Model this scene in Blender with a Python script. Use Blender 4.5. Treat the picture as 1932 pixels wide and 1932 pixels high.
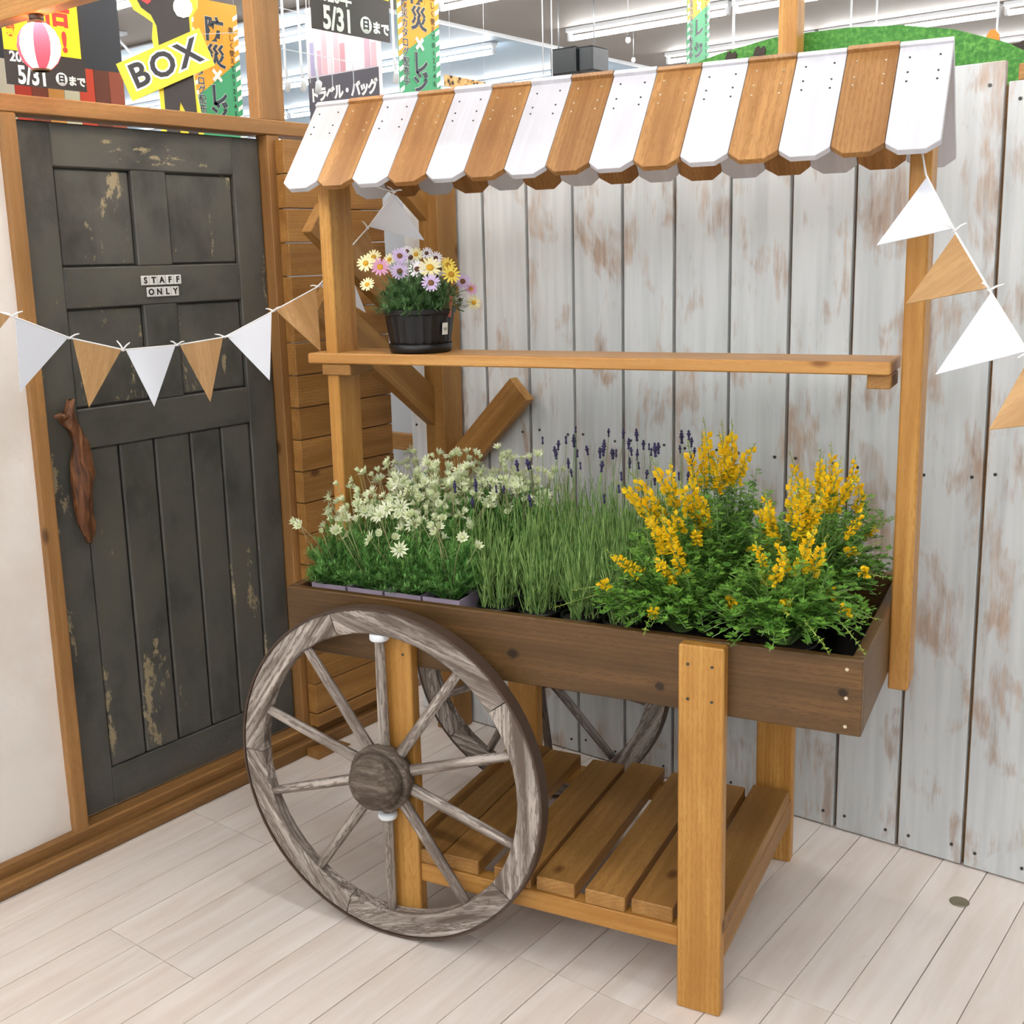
import bpy, bmesh, math, random
import numpy as np
from mathutils import Matrix, Vector
random.seed(7)
for o in list(bpy.data.objects): bpy.data.objects.remove(o)
SC = bpy.context.scene
COL = SC.collection

# ------------------------------------------------------------------ camera, world, exposure
F_PX, PPX, PPY = 2126.27, 927.76, 902.10
YAW, PITCH, ROLL = 0.67, -0.1932, -0.0274
CAM = Vector((2.7384, -2.6924, 1.5027))
FWD = Vector((-math.sin(YAW)*math.cos(PITCH), math.cos(YAW)*math.cos(PITCH), math.sin(PITCH)))
_r = Vector((math.cos(YAW), math.sin(YAW), 0)); _u = _r.cross(FWD)
RIGHT = math.cos(ROLL)*_r + math.sin(ROLL)*_u
UP = -math.sin(ROLL)*_r + math.cos(ROLL)*_u
cam_d = bpy.data.cameras.new('camera'); cam = bpy.data.objects.new('camera', cam_d); COL.objects.link(cam)
M3 = Matrix((RIGHT, UP, -FWD)).transposed()
cam.matrix_world = Matrix.Translation(CAM) @ M3.to_4x4()
cam_d.sensor_width = 36; cam_d.lens = 36*F_PX/1932
cam_d.shift_x = (966-PPX)/1932; cam_d.shift_y = (PPY-966)/1932
cam_d.clip_end = 60
SC.camera = cam
SC.view_settings.view_transform = 'Standard'; SC.view_settings.look = 'None'
SC.view_settings.gamma = 1; SC.view_settings.use_curve_mapping = False
SC.view_settings.exposure = 0.32
w = bpy.data.worlds.new('world'); SC.world = w; w.use_nodes = True
w.node_tree.nodes['Background'].inputs[0].default_value = (0.93, 0.96, 1.0, 1)
w.node_tree.nodes['Background'].inputs[1].default_value = 0.0
try: SC.cycles.use_denoising = True
except Exception: pass
TUBE_E, ROOM_H = 36.0, 3.0

def ray(x, y): return FWD + ((x-PPX)/F_PX)*RIGHT - ((y-PPY)/F_PX)*UP
def at_depth(x, y, d): return CAM + d*ray(x, y)
def at_plane(x, y, ax, v):
    d = ray(x, y); return CAM + ((v-CAM[ax])/d[ax])*d

# ------------------------------------------------------------------ helpers
def lin(c):
    if isinstance(c, str):
        c = [int(c[i:i+2], 16)/255 for i in (1, 3, 5)]
    return tuple((v/12.92 if v <= .04045 else ((v+.055)/1.055)**2.4) for v in c)+(1.0,)

class NT:
    def __init__(s, name):
        s.m = bpy.data.materials.new(name); s.m.use_nodes = True
        s.t = s.m.node_tree; s.b = s.t.nodes['Principled BSDF']
    def n(s, typ, props=None, **inp):
        nd = s.t.nodes.new(typ)
        for k, v in (props or {}).items(): setattr(nd, k, v)
        for k, v in inp.items():
            k2 = int(k[1:]) if k[0] == 'i' and k[1:].isdigit() else k.replace('_', ' ')
            s.set(nd.inputs[k2], v)
        return nd
    def set(s, sock, v):
        if hasattr(v, 'is_output') or isinstance(v, bpy.types.NodeSocket): s.t.links.new(v, sock)
        else: sock.default_value = v
    def coords(s, scale=(1, 1, 1), rnd=True):
        tc = s.n('ShaderNodeTexCoord'); v = tc.outputs['Object']
        if rnd:
            oi = s.n('ShaderNodeObjectInfo')
            mu = s.n('ShaderNodeVectorMath', {'operation': 'SCALE'}, i0=(31.0, 17.0, 23.0)); s.set(mu.inputs['Scale'], oi.outputs['Random'])
            v = s.n('ShaderNodeVectorMath', {'operation': 'ADD'}, i0=v, i1=mu.outputs[0]).outputs[0]
        return s.n('ShaderNodeMapping', Vector=v, Scale=scale).outputs[0]
    def noise(s, vec, scale=5, detail=3, rough=.5, dist=0):
        return s.n('ShaderNodeTexNoise', Vector=vec, Scale=scale, Detail=detail, Roughness=rough, Distortion=dist).outputs['Fac']
    def ramp(s, fac, stops):
        r = s.n('ShaderNodeValToRGB'); cr = r.color_ramp
        while len(cr.elements) > 1: cr.elements.remove(cr.elements[0])
        cr.elements[0].position = stops[0][0]; cr.elements[0].color = stops[0][1]
        for p, c in stops[1:]:
            e = cr.elements.new(p); e.color = c
        s.set(r.inputs[0], fac); return r.outputs[0]
    def rng(s, v, a, b, c=0., d=1.):
        return s.n('ShaderNodeMapRange', i0=v, i1=a, i2=b, i3=c, i4=d).outputs[0]
    def mth(s, op, a, b=0.):
        return s.n('ShaderNodeMath', {'operation': op}, i0=a, i1=b).outputs[0]
    def mix(s, fac, a, b, mode='MIX'):
        m = s.n('ShaderNodeMix', {'data_type': 'RGBA', 'blend_type': mode})
        s.set(m.inputs[0], fac); s.set(m.inputs[6], a); s.set(m.inputs[7], b); return m.outputs[2]
    def bump(s, h, strength=.2, dist=.002):
        b = s.n('ShaderNodeBump', Strength=strength, Distance=dist, Height=h)
        s.t.links.new(b.outputs[0], s.b.inputs['Normal'])
    def out(s, col, rough=.5, spec=.5):
        s.set(s.b.inputs['Base Color'], col); s.set(s.b.inputs['Roughness'], rough)
        s.b.inputs['Specular IOR Level'].default_value = spec
        return s.m

def plain(name, c, rough=.5, metal=0, spec=.5, var=0):
    t = NT(name); t.b.inputs['Metallic'].default_value = metal
    col = lin(c)
    if var:
        nz = t.noise(t.coords(), 60, 2); col = t.mix(t.rng(nz, .3, .7, 0, var), col, lin('#000000'))
    return t.out(col, rough, spec)

def wood(name, light, dark, knot='#4a2c14', rough=.45, gs=1.0, ring=.58, spots=(), kn=.72, contrast=(.32, .68), val=(.86, 1.08), spec=.4, fib=.28, bump=.12):
    t = NT(name); c1 = t.coords((1.1*gs, 13*gs, 13*gs))
    g = t.noise(c1, 1.6, 4, .55, .6)
    col = t.ramp(g, [(contrast[0], lin(dark)), (contrast[1], lin(light))])
    tc = t.n('ShaderNodeTexCoord'); oi0 = t.n('ShaderNodeObjectInfo')
    off = t.n('ShaderNodeVectorMath', {'operation': 'SCALE'}, i0=(23.0, .16, .13)); t.set(off.inputs['Scale'], oi0.outputs['Random'])
    rv = t.n('ShaderNodeMapping', Vector=t.n('ShaderNodeVectorMath', {'operation': 'ADD'}, i0=tc.outputs['Object'], i1=off.outputs[0]).outputs[0], Scale=(.16, 1, 1), Location=(0, -.08, .03)).outputs[0]
    wv = t.n('ShaderNodeTexWave', {'wave_type': 'RINGS', 'rings_direction': 'X'}, Vector=rv, Scale=34.0/gs**.5, Distortion=5.0, Detail=2.0, Detail_Scale=9.0)
    lines = t.ramp(wv.outputs['Fac'], [(0.0, (1, 1, 1, 1)), (.38, (.25, .25, .25, 1)), (.7, (0, 0, 0, 1))])
    col = t.mix(t.mth('MULTIPLY', lines, ring), col, lin(dark))
    f = t.noise(t.coords((4, 160, 160)), 1.5, 2)
    col = t.mix(t.rng(f, .35, .65, fib, 0), col, lin(dark))
    blot = t.noise(t.coords((3, 6, 6)), 1.3, 2)
    col = t.mix(t.rng(blot, .5, .72, 0, .35), col, lin(dark))
    vo = t.n('ShaderNodeTexVoronoi', Vector=t.coords((4.5, 8, 8)), Scale=1.0, Randomness=1.0)
    sep = t.n('ShaderNodeSeparateColor', i0=vo.outputs['Color'])
    km = t.mth('MULTIPLY', t.rng(vo.outputs['Distance'], .05, .12, 1, 0), t.mth('GREATER_THAN', sep.outputs[0], kn))
    col = t.mix(t.mth('MULTIPLY', km, .85), col, lin(knot))
    for sx_, sz_, sr_ in spots:
        dv = t.n('ShaderNodeVectorMath', {'operation': 'SUBTRACT'}, i0=tc.outputs['Object'], i1=(sx_, 0, sz_)).outputs[0]
        dv = t.n('ShaderNodeVectorMath', {'operation': 'MULTIPLY'}, i0=dv, i1=(.85, 0, 1)).outputs[0]
        dl = t.n('ShaderNodeVectorMath', {'operation': 'LENGTH'}, i0=dv).outputs['Value']
        dl = t.mth('ADD', dl, t.mth('MULTIPLY', t.noise(t.coords((90, 90, 90)), 1, 2), sr_*.5))
        rg = t.mth('MULTIPLY', t.mth('MULTIPLY', t.mth('ADD', t.mth('SINE', t.mth('MULTIPLY', dl, 900.)), 1.), .3), t.rng(dl, sr_, sr_*3.5, 1, 0))
        col = t.mix(rg, col, lin(dark)); col = t.mix(t.rng(dl, sr_*.8, sr_*1.35, .95, 0), col, lin(knot))
    oi = t.n('ShaderNodeObjectInfo')
    hv = t.n('ShaderNodeHueSaturation', Value=t.rng(oi.outputs['Random'], 0, 1, val[0], val[1]), Color=col)
    t.bump(f, bump, .001)
    return t.out(hv.outputs[0], rough, spec)

def new_mesh(name, verts, faces, mats=(), smooth=False, midx=None):
    me = bpy.data.meshes.new(name); me.from_pydata([tuple(v) for v in verts], [], faces)
    for m in mats: me.materials.append(m)
    if midx is not None: me.polygons.foreach_set('material_index', midx)
    if smooth: me.polygons.foreach_set('use_smooth', [True]*len(me.polygons))
    me.update(); return me

def link(name, data, parent=None, mat=None, M=None):
    o = bpy.data.objects.new(name, data); COL.objects.link(o)
    if mat is not None and data is not None and len(data.materials) == 0: data.materials.append(mat)
    if parent is not None: o.parent = parent
    if M is not None: o.matrix_basis = M
    return o
def tag(o, label=None, cat=None, group=None, kind=None):
    if label: o['label'] = label
    if cat: o['category'] = cat
    if group: o['group'] = group
    if kind: o['kind'] = kind
    return o
def empty(name, M=None, label=None, cat=None, group=None, kind=None):
    o = link(name, None, None, None, M); o.empty_display_size = .05
    return tag(o, label, cat, group, kind)

_cache = {}
def box_mesh(lx, ly, lz, mat, bev=.002):
    k = (round(lx, 4), round(ly, 4), round(lz, 4), mat.name, bev)
    if k in _cache: return _cache[k]
    bm = bmesh.new(); bmesh.ops.create_cube(bm, size=1)
    bmesh.ops.scale(bm, vec=(lx, ly, lz), verts=bm.verts)
    if bev: bmesh.ops.bevel(bm, geom=bm.edges[:], offset=min(bev, .3*min(lx, ly, lz)), segments=1, affect='EDGES')
    me = bpy.data.meshes.new('board'); bm.to_mesh(me); bm.free(); me.materials.append(mat); _cache[k] = me
    return me
AX = {'x': Matrix.Identity(4), 'y': Matrix.Rotation(math.pi/2, 4, 'Z'), 'z': Matrix.Rotation(-math.pi/2, 4, 'Y')}
def bd(name, parent, mat, lo, hi, axis='x', bev=.002):
    lo, hi = Vector(lo), Vector(hi); d = hi-lo; c = (lo+hi)/2
    dims = {'x': (d.x, d.y, d.z), 'y': (d.y, d.x, d.z), 'z': (d.z, d.y, d.x)}[axis]
    return link(name, box_mesh(*dims, mat, bev), parent, None, Matrix.Translation(c) @ AX[axis])
def frame(origin, xd, yd):
    xd = Vector(xd).normalized(); yd = Vector(yd); yd = (yd-xd*yd.dot(xd)).normalized(); zd = xd.cross(yd)
    m = Matrix((xd, yd, zd)).transposed().to_4x4(); m.translation = Vector(origin); return m
def bar(name, parent, mat, p0, p1, width, thick, wdir, bev=.002):
    p0, p1 = Vector(p0), Vector(p1)
    return link(name, box_mesh((p1-p0).length, width, thick, mat, bev), parent, None, frame((p0+p1)/2, p1-p0, wdir))
def prism(name, poly, thick, mat, parent=None, M=None, bev=0):
    """polygon in local XY, extruded -thick along Z"""
    n = len(poly); v = [(x, y, 0) for x, y in poly]+[(x, y, -thick) for x, y in poly]
    f = [tuple(range(n)), tuple(range(2*n-1, n-1, -1))]+[(i, n+i, n+(i+1) % n, (i+1) % n) for i in range(n)]
    me = new_mesh(name, v, f, (mat,))
    if bev:
        bm = bmesh.new(); bm.from_mesh(me); bmesh.ops.bevel(bm, geom=bm.edges[:], offset=bev, segments=1, affect='EDGES'); bm.to_mesh(me); bm.free()
    if M is None and parent is None and name is None: return me
    return link(name, me, parent, None, M)
def tube_geo(pts, rad, k=6, cap=True):
    pts = [Vector(p) for p in pts]; V = []; Fc = []
    if not hasattr(rad, '__len__'): rad = [rad]*len(pts)
    prev = None
    for i, p in enumerate(pts):
        d = (pts[min(i+1, len(pts)-1)]-pts[max(i-1, 0)]).normalized()
        a = d.orthogonal().normalized() if prev is None else (prev-d*prev.dot(d)).normalized()
        prev = a; b = d.cross(a)
        for j in range(k):
            t = 2*math.pi*j/k; V.append(p+rad[i]*(math.cos(t)*a+math.sin(t)*b))
    for i in range(len(pts)-1):
        for j in range(k):
            Fc.append((i*k+j, i*k+(j+1) % k, (i+1)*k+(j+1) % k, (i+1)*k+j))
    if cap:
        Fc.append(tuple(range(k-1, -1, -1))); Fc.append(tuple(range((len(pts)-1)*k, len(pts)*k)))
    return V, Fc
def tube(name, pts, rad, mat, parent=None, k=8, M=None, smooth=True):
    V, Fc = tube_geo(pts, rad, k); return link(name, new_mesh(name, V, Fc, (mat,), smooth), parent, None, M)
def lathe_geo(prof, k=24):
    V = []; Fc = []
    for r, z in prof:
        for j in range(k):
            t = 2*math.pi*j/k; V.append((r*math.cos(t), r*math.sin(t), z))
    for i in range(len(prof)-1):
        for j in range(k):
            Fc.append((i*k+j, i*k+(j+1) % k, (i+1)*k+(j+1) % k, (i+1)*k+j))
    if prof[0][0] > 1e-5: Fc.append(tuple(range(k-1, -1, -1)))
    if prof[-1][0] > 1e-5: Fc.append(tuple(range((len(prof)-1)*k, len(prof)*k)))
    return V, Fc
def lathe(name, prof, mat, parent=None, M=None, k=24, smooth=True):
    V, Fc = lathe_geo(prof, k); return link(name, new_mesh(name, V, Fc, (mat,), smooth), parent, None, M)
class Acc:
    def __init__(s): s.v = []; s.f = []; s.m = []
    def add(s, V, Fc, mi=0, M=None):
        b = len(s.v); s.v += [tuple(M @ Vector(p)) if M is not None else tuple(p) for p in V]
        s.f += [tuple(i+b for i in f) for f in Fc]; s.m += [mi]*len(Fc)
    def blade(s, p, d, up, L, W, bend=0., mi=0):
        """pointed leaf of two quads from p along d"""
        d = d.normalized(); sd = d.cross(up)
        if sd.length < 1e-4: sd = d.orthogonal()
        sd.normalize(); nn = sd.cross(d)
        a = p+d*L*.5+nn*bend*L*.3; e = p+d*L+nn*bend*L
        b = len(s.v); s.v += [tuple(p), tuple(a+sd*W*.5), tuple(e), tuple(a-sd*W*.5)]
        s.f += [(b, b+1, b+2), (b, b+2, b+3)]; s.m += [mi, mi]
    def mesh(s, name, mats, smooth=False): return new_mesh(name, s.v, s.f, mats, smooth, s.m)
def screws_mesh(name, pts, n, r, mat, parent, M=None):
    """small flat screw heads, one disc per point, facing n"""
    a = Acc(); n = Vector(n).normalized(); t = n.orthogonal().normalized(); b = n.cross(t)
    for p in pts:
        p = Vector(p)
        V = [p+n*.0012+r*(math.cos(i*math.pi/3)*t+math.sin(i*math.pi/3)*b) for i in range(6)]+[p-n*.002+r*(math.cos(i*math.pi/3)*t+math.sin(i*math.pi/3)*b) for i in range(6)]
        a.add(V, [tuple(range(6))]+[(i, (i+6), (i+1) % 6+6, (i+1) % 6) for i in range(6)])
    o = link(name, a.mesh(name, (mat,)), parent, None, M); o['kind'] = 'stuff'; return o
def text(name, body, size, mat, parent, M, bold=0., ext=.0008, align='CENTER', spacing=1.0, line=1.0, sx=1.0):
    c = bpy.data.curves.new(name, 'FONT'); c.body = body; c.size = size; c.align_x = align; c.align_y = 'CENTER'
    c.offset = bold; c.extrude = ext; c.space_character = spacing; c.space_line = line; c.resolution_u = 3
    o = bpy.data.objects.new(name, c); COL.objects.link(o)
    dg = bpy.context.evaluated_depsgraph_get(); me = bpy.data.meshes.new_from_object(o.evaluated_get(dg))
    bpy.data.objects.remove(o); bpy.data.curves.remove(c)
    if sx != 1: me.transform(Matrix.Diagonal((sx, 1, 1, 1)))
    me.materials.clear(); me.materials.append(mat)
    return link(name, me, parent, None, M)
T = Matrix.Translation

# ------------------------------------------------------------------ materials
HONEY = wood('honey_stained_pine', '#d6a458', '#a97330', '#5a3413', rough=.42)
HONEY_D = wood('amber_stained_pine', '#b5874a', '#8a602d', '#5a3413', rough=.5)
SLATW = wood('fence_slat_pine', '#b98a4b', '#8f6330', '#5a3413', rough=.5)
ROOFW = wood('roof_brown_pine', '#b3854f', '#895c30', '#6a4122', rough=.45, contrast=(.3, .6))
TRAYW = wood('walnut_stained_pine', '#7f5d36', '#50391d', '#2e1d10', rough=.45, kn=.6)
FRAMEW = wood('frame_pine', '#bb8950', '#936a3c', '#503014', rough=.55)
TRAYF = wood('walnut_front_board', '#7f5d36', '#50391d', '#2a1a0e', rough=.45, kn=2, spots=((-.062, -.009, .0125), (.257, -.033, .0105), (.604, .008, .009)))
KICKW = wood('worn_base_pine', '#a87b44', '#7d5830', '#402912', rough=.6)
SHELFW = wood('shelf_pine', '#dba966', '#b98344', '#7a4a20', rough=.38)
PRINTW = wood('printed_wood_card', '#bf996a', '#9d774a', '#a97f50', rough=.5, kn=2, fib=.35, val=(.97, 1.03))
GREYW = wood('weathered_grey_wood', '#cbc1b7', '#655950', '#4b423b', rough=.75, gs=1.6, ring=.8, contrast=(.36, .6), kn=.85, spec=.2, fib=.45, bump=.5, val=(.92, 1.04))
GREYD = wood('weathered_dark_hub_wood', '#8a7e71', '#463b32', '#302822', rough=.7, gs=2, kn=.9, spec=.25, fib=.45, bump=.4)
WHITEP = wood('white_painted_pine', '#d3d3da', '#c2c2c8', '#dedee0', rough=.45, fib=.12, kn=.9, val=(.98, 1.02), bump=.05, ring=.4)

def distressed():
    t = NT('distressed_white_plank')
    base = t.ramp(t.noise(t.coords((2, 30, 30)), 1.2, 2), [(.3, lin('#cbd0d1')), (.62, lin('#dee2e3'))])
    woodc = t.ramp(t.noise(t.coords((2, 40, 40)), 1.5, 3), [(.35, lin('#9c7b62')), (.65, lin('#c4a991'))])
    big = t.noise(t.coords((3.2, 6.5, 6.5)), 1.5, 3, .6, .5)
    fine = t.noise(t.coords((7, 60, 60)), 1.3, 4, .7)
    m = t.rng(t.mth('ADD', big, t.mth('MULTIPLY', fine, .45)), .755, .93, 0, .8)
    col = t.mix(m, base, woodc)
    vo = t.n('ShaderNodeTexVoronoi', Vector=t.coords((3.2, 6, 6)), Scale=1.0)
    sep = t.n('ShaderNodeSeparateColor', i0=vo.outputs['Color'])
    wob = t.mth('ADD', vo.outputs['Distance'], t.mth('MULTIPLY', t.noise(t.coords((30, 60, 60)), 1, 2), .09))
    km = t.mth('MULTIPLY', t.rng(wob, .07, .10, 1, 0), t.mth('GREATER_THAN', sep.outputs[0], .62))
    col = t.mix(t.mth('MULTIPLY', km, .8), col, lin('#4f3c30'))
    halo = t.mth('MULTIPLY', t.rng(wob, .08, .3, .55, 0), t.mth('GREATER_THAN', sep.outputs[0], .62))
    col = t.mix(t.mth('MULTIPLY', halo, fine), col, lin('#a9805f'))
    oi = t.n('ShaderNodeObjectInfo')
    hv = t.n('ShaderNodeHueSaturation', Value=t.rng(oi.outputs['Random'], 0, 1, .94, 1.03), Color=col)
    t.bump(fine, .25, .0012)
    return t.out(hv.outputs[0], .6, .3)
PLANKM = distressed()

def doorpaint():
    t = NT('chipped_charcoal_paint')
    col = t.ramp(t.noise(t.coords((2, 3, 3)), 2.2, 4, .6), [(.3, lin('#3f3f3b')), (.52, lin('#575651')), (.75, lin('#605d51'))])
    a = t.noise(t.coords((1.6, 6.5, 6.5)), 1.6, 3, .55, .3); b = t.noise(t.coords((30, 55, 55)), 1.2, 4, .75)
    m = t.rng(t.mth('ADD', a, t.mth('MULTIPLY', b, .38)), .848, .885, 0, .85)
    col = t.mix(m, col, lin('#a59676'))
    cr = t.noise(t.coords((55, 55, 55)), 1.6, 4, .7)
    t.bump(t.mth('SUBTRACT', cr, t.mth('MULTIPLY', m, .6)), .5, .0018)
    return t.out(col, .42, .4)
DOORM = doorpaint()

def floorm():
    t = NT('whitewashed_floor_strip')
    g = t.noise(t.coords((1.4, 12, 12)), 1.6, 4, .6, .4)
    col = t.ramp(g, [(.3, lin('#ded2c8')), (.55, lin('#e9e0d8')), (.75, lin('#efe9e3'))])
    bl = t.noise(t.coords((2, 3, 3)), 1.5, 3)
    col = t.mix(t.rng(bl, .52, .72, 0, .35), col, lin('#d9c6b8'))
    sc = t.noise(t.coords((9, 60, 60)), 1.3, 4, .8)
    col = t.mix(t.rng(sc, .66, .74, 0, .35), col, lin('#9d8c7d'))
    oi = t.n('ShaderNodeObjectInfo')
    hv = t.n('ShaderNodeHueSaturation', Value=t.rng(oi.outputs['Random'], 0, 1, .95, 1.03), Color=col)
    return t.out(hv.outputs[0], .42, .35)
FLOORM = floorm()
SEAM = plain('floor_seam_brown', '#7d6450', .8)
def stuccom():
    t = NT('rough_white_stucco')
    n1 = t.noise(t.coords((1, 1, 1), False), 4, 4); n2 = t.noise(t.coords((1, 1, 1), False), 28, 4, .6)
    col = t.ramp(n1, [(.3, lin('#e2d8cd')), (.6, lin('#f0eae3'))])
    t.bump(t.mth('ADD', n1, t.mth('MULTIPLY', n2, .3)), .5, .01); return t.out(col, .8, .2)
STUCCO = stuccom()
WHITE = plain('white_card', '#d6dae2', .45); WPLAS = plain('white_plastic', '#e8eef4', .35)
BLACKP = plain('black_plastic', '#0b0b0c', .4); BLACK = plain('black_print', '#241f1d', .5)
YELLOW = plain('yellow_print', '#f9e01c', .45); REDP = plain('red_print', '#d8402c', .45)
ORANGE = plain('orange_print', '#f2a81e', .5); GREENP = plain('green_print', '#3fa56e', .5)
WPRINT = plain('white_print', '#f4f4f2', .5); NAVY = plain('navy_print', '#26303c', .5)
SCREWD = plain('dark_screw', '#4a4a48', .4, .6); SCREWL = plain('pale_screw', '#d8cdb8', .35, .5)
STRING = plain('white_cord', '#f0f0f0', .7)
LILAC = plain('lilac_pot', '#b9a9bf', .45); SOIL = plain('dark_soil', '#1c1612', .9, var=.3)
STEEL = plain('galvanised_steel', '#a7abb0', .35, .7); CABLE = plain('ceiling_wire', '#d5dade', .4, .3)
IRON = plain('dark_wheel_tyre', '#4a382c', .6)

# ------------------------------------------------------------------ floor
floor = link('floor', new_mesh('floor', [(-12, -7, -.012), (9, -7, -.012), (9, 16, -.012), (-12, 16, -.012)], [(0, 1, 2, 3)], (SEAM,)))
tag(floor, 'whitewashed wooden strip flooring with thin brown seams', kind='structure')
PIT, X0 = .1037, .2415
def seams(tri):
    off = {0: -.934, 1: -.934+.47, 2: -.934+.22}[tri % 3]
    if tri == 4: off = -.934
    return [off+k*.94 for k in range(-2, 3)]
for i in range(-1, 24):
    x0, x1 = X0+i*PIT, X0+(i+1)*PIT
    tri = (i+0)//3
    ys = [-2.6]+[y for y in seams(tri) if -2.5 < y < .25]+[.35]
    gap = .0016 if i % 3 == 0 else .0009
    for a, b in zip(ys, ys[1:]):
        bd('floor_strip', floor, FLOORM, (x0+gap, a+.0008, -.012), (x1-.0008, b-.0008, 0), 'y', .0004)
# outer flooring past the built strips
for lo, hi in (((-12, .352, -.012), (9, 16, 0)), ((2.74, -7, -.012), (9, .35, 0)), ((.13, -7, -.012), (2.738, -2.602, 0))):
    bd('floor_sheet', floor, FLOORM, lo, hi, 'y', .0005)

# ------------------------------------------------------------------ back wall of distressed planks
wall_back = bd('wall_back', None, KICKW, (.30, .036, .35), (2.9, .07, .43), 'x')
tag(wall_back, 'fence wall of distressed white vertical planks with dark gaps', kind='structure')
for z in (1.0, 1.72): bd('rail', wall_back, KICKW, (.30, .036, z), (2.9, .07, z+.08), 'x').matrix_basis
wb_inv = wall_back.matrix_basis.inverted()
for o in wall_back.children: o.matrix_parent_inverse = wb_inv
backing = bd('backing_sheet', wall_back, KICKW, (.29, .021, 0), (2.9, .035, 1.84), 'x', 0); backing.matrix_parent_inverse = wb_inv
S0, SP = .598, .1613
scr = []
rr = random.Random(3)
for k in range(-2, 14):
    a, b = S0+k*SP, S0+(k+1)*SP
    top = 1.886 if b < 2.1 else 1.842
    top += rr.uniform(-.004, .004)
    g = rr.uniform(.0036, .0055)
    o = bd('plank', wall_back, PLANKM, (a+g, 0-rr.uniform(0, .002), .004), (b-g, .02, top), 'z', .0015)
    o.matrix_parent_inverse = wb_inv
    for z in (.045, .98+rr.uniform(-.01, .01), top-.045):
        for xx in (a+.03, b-.03): scr.append((xx+rr.uniform(-.006, .006), -.0022, z+rr.uniform(-.008, .008)))
so = screws_mesh('screws', scr, (0, -1, 0), .0042, SCREWD, wall_back); so.matrix_parent_inverse = wb_inv
# brown cap on the lower planks at the right and pale sheet seen in the corner gap
cap = bd('trim_1', None, FRAMEW, (2.07, .005, 1.846), (3.0, .06, 1.88), 'x'); tag(cap, 'brown timber cap along the lower white planks', kind='structure')
sheet = bd('wall_corner', None, plain('grey_panel', '#b9bfc4', .6), (-.35, .20, 0), (.40, .215, 1.84), 'z', 0); tag(sheet, 'pale grey panel behind the corner gap of the fence', kind='structure')
rail = bd('trim_2', None, HONEY_D, (.03, .10, .865), (.45, .135, .92), 'x'); tag(rail, 'short horizontal timber rail in the corner gap', kind='structure')

# ------------------------------------------------------------------ left wall: stucco, door frame, door, slatted screen
wl = link('wall_left', None)
def stucco_mesh():
    ny, nz = 40, 40; V = []; Fc = []; r = random.Random(5)
    for j in range(nz+1):
        for i in range(ny+1):
            y = -3.2+(1.945)*i/ny; z = .06+1.8*j/nz
            x = .187+.004*math.sin(7*y+3*z)+r.uniform(-.0012, .0012)
            V.append((x, y+(.004*math.sin(40*z)+r.uniform(-.002, .002) if i == ny else 0), z))
    for j in range(nz):
        for i in range(ny):
            a = j*(ny+1)+i; Fc.append((a, a+1, a+ny+2, a+ny+1))
    b = len(V); V += [(.12, -3.2, .06), (.12, -1.25, .06), (.12, -1.25, 1.86), (.12, -3.2, 1.86)]; Fc.append((b+3, b+2, b+1, b))
    return new_mesh('stucco', V, Fc, (STUCCO,), True)
COL.objects.unlink(wl); bpy.data.objects.remove(wl)
wl = link('wall_left', stucco_mesh()); tag(wl, 'rough cream stucco wall left of the grey door', kind='structure')
tr = bd('trim_3', None, FRAMEW, (.120, -3.2, 1.862), (.205, -.04, 1.902), 'y'); tag(tr, 'timber head beam running above the door and slat screen', kind='structure')
def inv(o): return o.matrix_basis.inverted()
def sub(name, parent, mat, lo, hi, axis, bev=.002):
    o = bd(name, parent, mat, lo, hi, axis, bev); o.matrix_parent_inverse = inv(parent); return o
sub('jamb', tr, FRAMEW, (.150, -1.266, .05), (.205, -1.226, 1.862), 'z', .004)
sub('jamb', tr, FRAMEW, (.150, -.470, .05), (.2, -.424, 1.862), 'z')
sub('sill', tr, KICKW, (.150, -3.2, .0), (.207, -.04, .072), 'y', .004)
bb = bd('baseboard_left', None, KICKW, (.208, -3.2, 0), (.238, -.02, .042), 'y', .004); tag(bb, 'worn brown baseboard along the foot of the door wall', kind='structure')
tp = bd('timber_post', None, FRAMEW, (.150, -.487, 1.903), (.195, -.392, 3.0), 'z'); tag(tp, 'square honey timber post rising from the head beam above the door', 'post')

# door
XD = .165
door = bd('door_1', None, DOORM, (.122, -1.222, .078), (XD-.0185, -.474, 1.852), 'z', .001); tag(door, 'charcoal panelled door with chipped paint and a driftwood handle', kind='structure')
def dsub(name, y0, y1, z0, z1, axis, x1=XD, bev=.003): return sub(name, door, DOORM, (XD-.018, y0, z0), (x1, y1, z1), axis, bev)
dsub('stile', -1.222, -1.121, .078, 1.852, 'z'); dsub('stile', -.570, -.474, .078, 1.852, 'z')
dsub('rail', -1.121, -.570, 1.748, 1.852, 'y'); dsub('rail', -1.121, -.570, 1.405, 1.506, 'y')
dsub('rail', -1.121, -.570, 1.050, 1.153, 'y'); dsub('rail', -1.121, -.570, .078, .183, 'y')
dsub('mullion', -.903, -.797, 1.506, 1.748, 'z'); dsub('mullion', -.898, -.793, 1.153, 1.405, 'z')
for y0, y1, z0, z1 in ((-1.121, -.903, 1.506, 1.748), (-.797, -.570, 1.506, 1.748), (-1.121, -.898, 1.153, 1.405), (-.793, -.570, 1.153, 1.405)):
    dsub('panel', y0+.005, y1-.005, z0+.005, z1-.005, 'z', XD-.0095)
gy = [-1.119, -1.008, -.899, -.782, -.676, -.571]
for a, b in zip(gy, gy[1:]): dsub('tongue_board', a+.003, b-.003, .184, 1.049, 'z', XD-.004, .004)
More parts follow.
